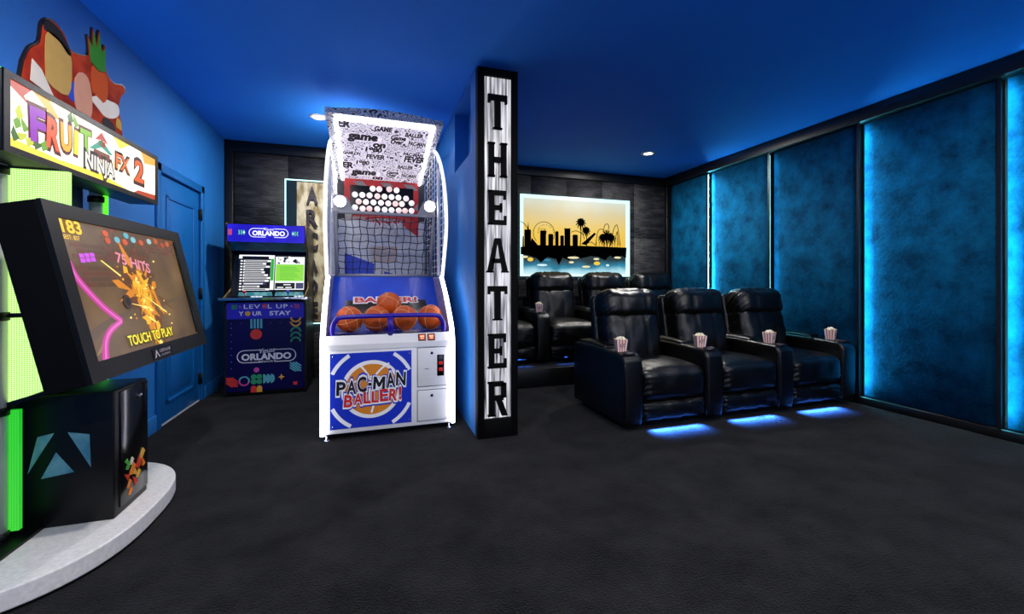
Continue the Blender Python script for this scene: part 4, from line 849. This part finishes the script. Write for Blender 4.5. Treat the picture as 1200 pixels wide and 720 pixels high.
# ================================================================== RECLINERS
def cushion(x0, x1, y0, y1, z0, z1, r, bulge=(0, 0, 0), n=22, seams=(), wr=0., wface='-y', tilt=0., piv=(0, 0), seed=0):
    """rounded leather cushion; bulge per axis, stitched seams at x, gathers along the side edges"""
    rr = random.Random(seed); ph = [rr.uniform(0, 6.28) for _ in range(8)]
    c = Vector(((x0+x1)/2, (y0+y1)/2, (z0+z1)/2)); h = Vector(((x1-x0)/2, (y1-y0)/2, (z1-z0)/2)); vs, fs, key = [], [], {}
    def pt(a, b_, d_):
        k = (round(a, 4), round(b_, 4), round(d_, 4))
        if k in key: return key[k]
        p = Vector((a*h.x, b_*h.y, d_*h.z)); core = Vector((max(-h.x+r, min(h.x-r, p.x)), max(-h.y+r, min(h.y-r, p.y)), max(-h.z+r, min(h.z-r, p.z))))
        d = p-core; nrm = d.normalized() if d.length > 1e-6 else Vector((0, 0, 0)); q = core+nrm*r
        fx_, fy_, fz_ = 1-a*a, 1-b_*b_, 1-d_*d_
        q.x += nrm.x*bulge[0]*fy_*fz_; q.y += nrm.y*bulge[1]*fx_*fz_; q.z += nrm.z*bulge[2]*fx_*fy_
        X_ = q.x
        fold = 0.
        if wr:
            ex = math.exp(-(h.x-abs(X_))/.055); run = (q.z*1.0+q.y*.8)
            fold += wr*ex*(math.sin(run*150+ph[0]+X_*20)+.6*math.sin(run*95+ph[1]-X_*30))
            et = math.exp(-max(0, h.z-abs(q.z))/.05)
            fold += wr*.7*et*(math.sin(X_*110+ph[2]+q.z*30)+.5*math.sin(X_*63+ph[3]))*(1 if nrm.z > -.5 else .2)
            fold += wr*.35*(math.sin(q.z*41+X_*17+ph[4])+math.sin(X_*33-q.z*22+ph[5]))
        for sx in seams:
            fold -= .011*math.exp(-((X_-sx)/.008)**2)*(1 if abs(nrm.x) < .6 else 0)
        q += nrm*fold
        q += c
        if tilt:
            dy, dz = q.y-piv[0], q.z-piv[1]; q.y = piv[0]+dy*math.cos(tilt)+dz*math.sin(tilt); q.z = piv[1]-dy*math.sin(tilt)+dz*math.cos(tilt)
        key[k] = len(vs); vs.append(q); return key[k]
    ax = [-1+2*i/n for i in range(n+1)]
    ax = [math.copysign(1-(1-abs(v))**1.25, v) for v in ax]
    for i in range(n):
        for j in range(n):
            a0, a1, b0_, b1_ = ax[i], ax[i+1], ax[j], ax[j+1]
            for f, fl in ((lambda u, v: (u, v, 1), 0), (lambda u, v: (u, v, -1), 1), (lambda u, v: (u, -1, v), 0), (lambda u, v: (u, 1, v), 1), (lambda u, v: (1, u, v), 0), (lambda u, v: (-1, u, v), 1)):
                q = [pt(*f(a0, b0_)), pt(*f(a1, b0_)), pt(*f(a1, b1_)), pt(*f(a0, b1_))]
                fs.append(tuple(q[::-1] if fl else q))
    return MB().add(vs, fs, 0, True)
SW, AWD = .305, .17                                             # half seat width, arm width
def make_arm(parent, x0):
    x1 = x0+AWD
    prof = [(.02, .05), (.0, .10), (.0, .50), (.012, .565), (.05, .597), (.10, .602), (.45, .612), (.80, .605), (.87, .57), (.88, .50), (.88, .05)]
    pr = [(v.x, v.y) for v in curve_pts([p+(0,) for p in prof], 4)]
    b = bmesh.new(); q = Fr((x0, 0, 0), (0, 1, 0), (0, 0, 1)); mb = MB().poly(q, pr, AWD, 0)
    vv = [b.verts.new(v) for v in mb.V]
    for f in mb.F: b.faces.new([vv[i] for i in f])
    b.normal_update(); cap = [e for e in b.edges if any(len(f.verts) > 4 for f in e.link_faces)]
    bmesh.ops.bevel(b, geom=cap, offset=.028, segments=4, affect='EDGES', profile=.5)
    arm = MB().bm(b).build('armrest', m_leather, parent)
    pad = cushion(x0+.016, x1-.016, .33, .80, .585, .63, .02, (0, 0, .012), 12, (), .0012, seed=5).build('arm_pad', m_leather, arm)
    xc = (x0+x1)/2
    MB().lathe([(.0, .585), (.034, .585), (.036, .603), (.040, .612), (.047, .610), (.048, .600)], (xc, .075, 0), 24).build('cup_holder', M('cup_holder_ring', '#3a3a3e', .3, metal=.7), arm)
    MB().tube([(xc-.076, .006, .12), (xc-.076, .004, .5), (xc-.071, .02, .57)], .004, 6).tube([(xc+.076, .006, .12), (xc+.076, .004, .5), (xc+.071, .02, .57)], .004, 6).build('piping', m_leather, arm)
    return arm
def make_recliner(last):
    t = thing('theater_recliner', 'x', 'recliner', (0, 0, 0), 0, 'black leather theater recliners')
    MB().rbox(-SW+.005, SW-.005, .10, .84, .05, .34, .01).build('base', m_black, t)
    cushion(-SW+.008, SW-.008, -.005, .60, .225, .475, .06, (.0, .012, .045), 26, (-.10, .10), .0040, seed=1).build('seat_cushion', m_leather, t)
    cushion(-SW+.006, SW-.006, .004, .16, .066, .222, .035, (0, .016, 0), 22, (-.10, .10), .0042, seed=2).build('footrest', m_leather, t)
    bk = cushion(-.29, .29, .50, .74, .38, .90, .085, (.0, .035, 0), 28, (-.105, .105), .0055, '-y', .20, (.62, .45), 3).build('backrest', m_leather, t)
    cushion(-.297, .297, .475, .75, .80, 1.095, .10, (.0, .03, .012), 28, (-.13, .13), .0055, '-y', .20, (.62, .45), 4).build('head_cushion', m_leather, t)
    cushion(-.30, .30, .70, .80, .20, 1.04, .04, (0, .02, 0), 12, (), 0, '-y', .17, (.75, .30), 6).build('back_shell', m_leather, t)
    make_arm(t, -SW-AWD)
    if last: make_arm(t, SW)
    for x in (-.2, .2):
        for y in (.16, .78): MB().lathe([(.02, 0), (.022, .01), (.022, .052)], (x, y, 0), 12).build('foot', m_black, t)
    MB().rbox(-.23, .23, .10, .115, .055, .065, .002).build('light_strip', E('chair_led', '#2f7bff', CHAIR_LED), t)
    area_light('strip_glow', t, (0, .022, .054), (math.radians(-32), 0, 0), 26., .46, .012, (.05, .22, 1.), spread=math.radians(95))
    return t
PITCH = 2*SW+AWD
r0, r1 = make_recliner(False), make_recliner(True)
LF = ['black leather recliner at the free end of the front row', 'black leather recliner in the middle of the front row', 'black leather recliner of the front row beside the velvet wall']
LB = ['black leather recliner of the raised back row half hidden behind the theater sign', 'black leather recliner of the raised back row under the picture, next to the popcorn', 'black leather recliner of the raised back row under the palm silhouettes', 'black leather recliner of the raised back row beside the velvet wall']
FY, BY = 2.85, 4.62
for i in range(3):
    o = (r0 if i == 0 else copy_tree(r0)) if i < 2 else r1
    o.location = (2.30+PITCH*i, FY, 0); o['label'] = LF[i]; o['group'] = 'recliners of the front row'
dim = next(c for c in r0.children if c.type == 'LIGHT').data.copy(); dim.energy = .8       # the back row's strips are turned down
for i in range(4):
    o = copy_tree(r0 if i < 3 else r1)
    for ch in o.children:
        if ch.type == 'LIGHT': ch.data = dim
    o.location = (1.50+PITCH*i, BY, .20); o['label'] = LB[i]; o['group'] = 'recliners of the raised back row'

# ================================================================== POPCORN BOXES
def make_popcorn():
    t = thing('popcorn_box', 'x', 'popcorn box', (0, 0, 0), 0, 'popcorn boxes on the armrests')
    b0_, b1_, hh = .036, .048, .105; bx = MB()
    for k in range(4):
        R_ = Matrix.Rotation(k*math.pi/2, 3, 'Z'); n_ = 7
        for j in range(n_):
            a0, a1 = -1+2*j/n_, -1+2*(j+1)/n_; am = (a0+a1)/2
            q = [(a0*b0_, -b0_, 0), (a1*b0_, -b0_, 0), (a1*b1_, -b1_, hh), (am*b1_, -b1_-.001, hh+.008), (a0*b1_, -b1_, hh)]
            bx.add([R_ @ Vector(v) for v in q], [(0, 1, 2, 3, 4)], j % 2)
    bx.box(-b0_, b0_, -b0_, b0_, 0, .002, 0); bx.build('carton', [m_boxw, m_boxr], t)
    lf_ = Fr((0, -b0_-.0012, 0), (1, 0, 0), (0, -(b1_-b0_), hh)); lg = MB().disc(lf_, .004, .058, .024, .002, 0, 0, 20, .018).disc(lf_, .004, .058, .019, .003, 0, 1, 20, .013)
    lg.stroke(lf_, [(-.010, .050), (.018, .060)], .006, .0036, 0, 0).stroke(lf_, [(-.006, .060), (.012, .067)], .005, .0036, 0, 0).build('label_print', [m_boxd, m_boxw], t)
    p = MB(); rr = random.Random(2)
    for i in range(40):
        a_, d_ = rr.uniform(0, 6.28), rr.uniform(0, 1)**.5
        p.sphere((b1_*.85*d_*math.cos(a_), b1_*.85*d_*math.sin(a_), hh-.004+.022*(1-d_*d_)+rr.uniform(-.003, .005)), rr.uniform(.008, .012), 7, 5)
    tag(p.build('popcorn', m_corn, t), kind='stuff'); return t
pc = make_popcorn(); pc.scale = (.9, .9, .9)
LPC = ['striped popcorn box on the free end armrest of the front row', 'striped popcorn box on the armrest between first and middle front recliners', 'striped popcorn box on the armrest next to the wall side front recliner seat', 'striped popcorn box on the front row armrest against the velvet wall',
       'small popcorn box on the back row armrest next to the theater sign', 'small popcorn box on the back row behind the front recliner headrest', 'small popcorn box on the back row armrest between the two seats near the wall', 'small popcorn box on the back row armrest against the velvet wall']
for i in range(7):
    o = pc if i == 0 else copy_tree(pc); o['label'] = LPC[i]
    if i < 4: o.location = (1.91+PITCH*i-.01, FY+.17, .604); o.rotation_euler.z = [-.25, -.3, .35, .4][i]
    else: o.location = (1.50-.39+PITCH*(i-3), BY+.17, .804); o.rotation_euler.z = -.2
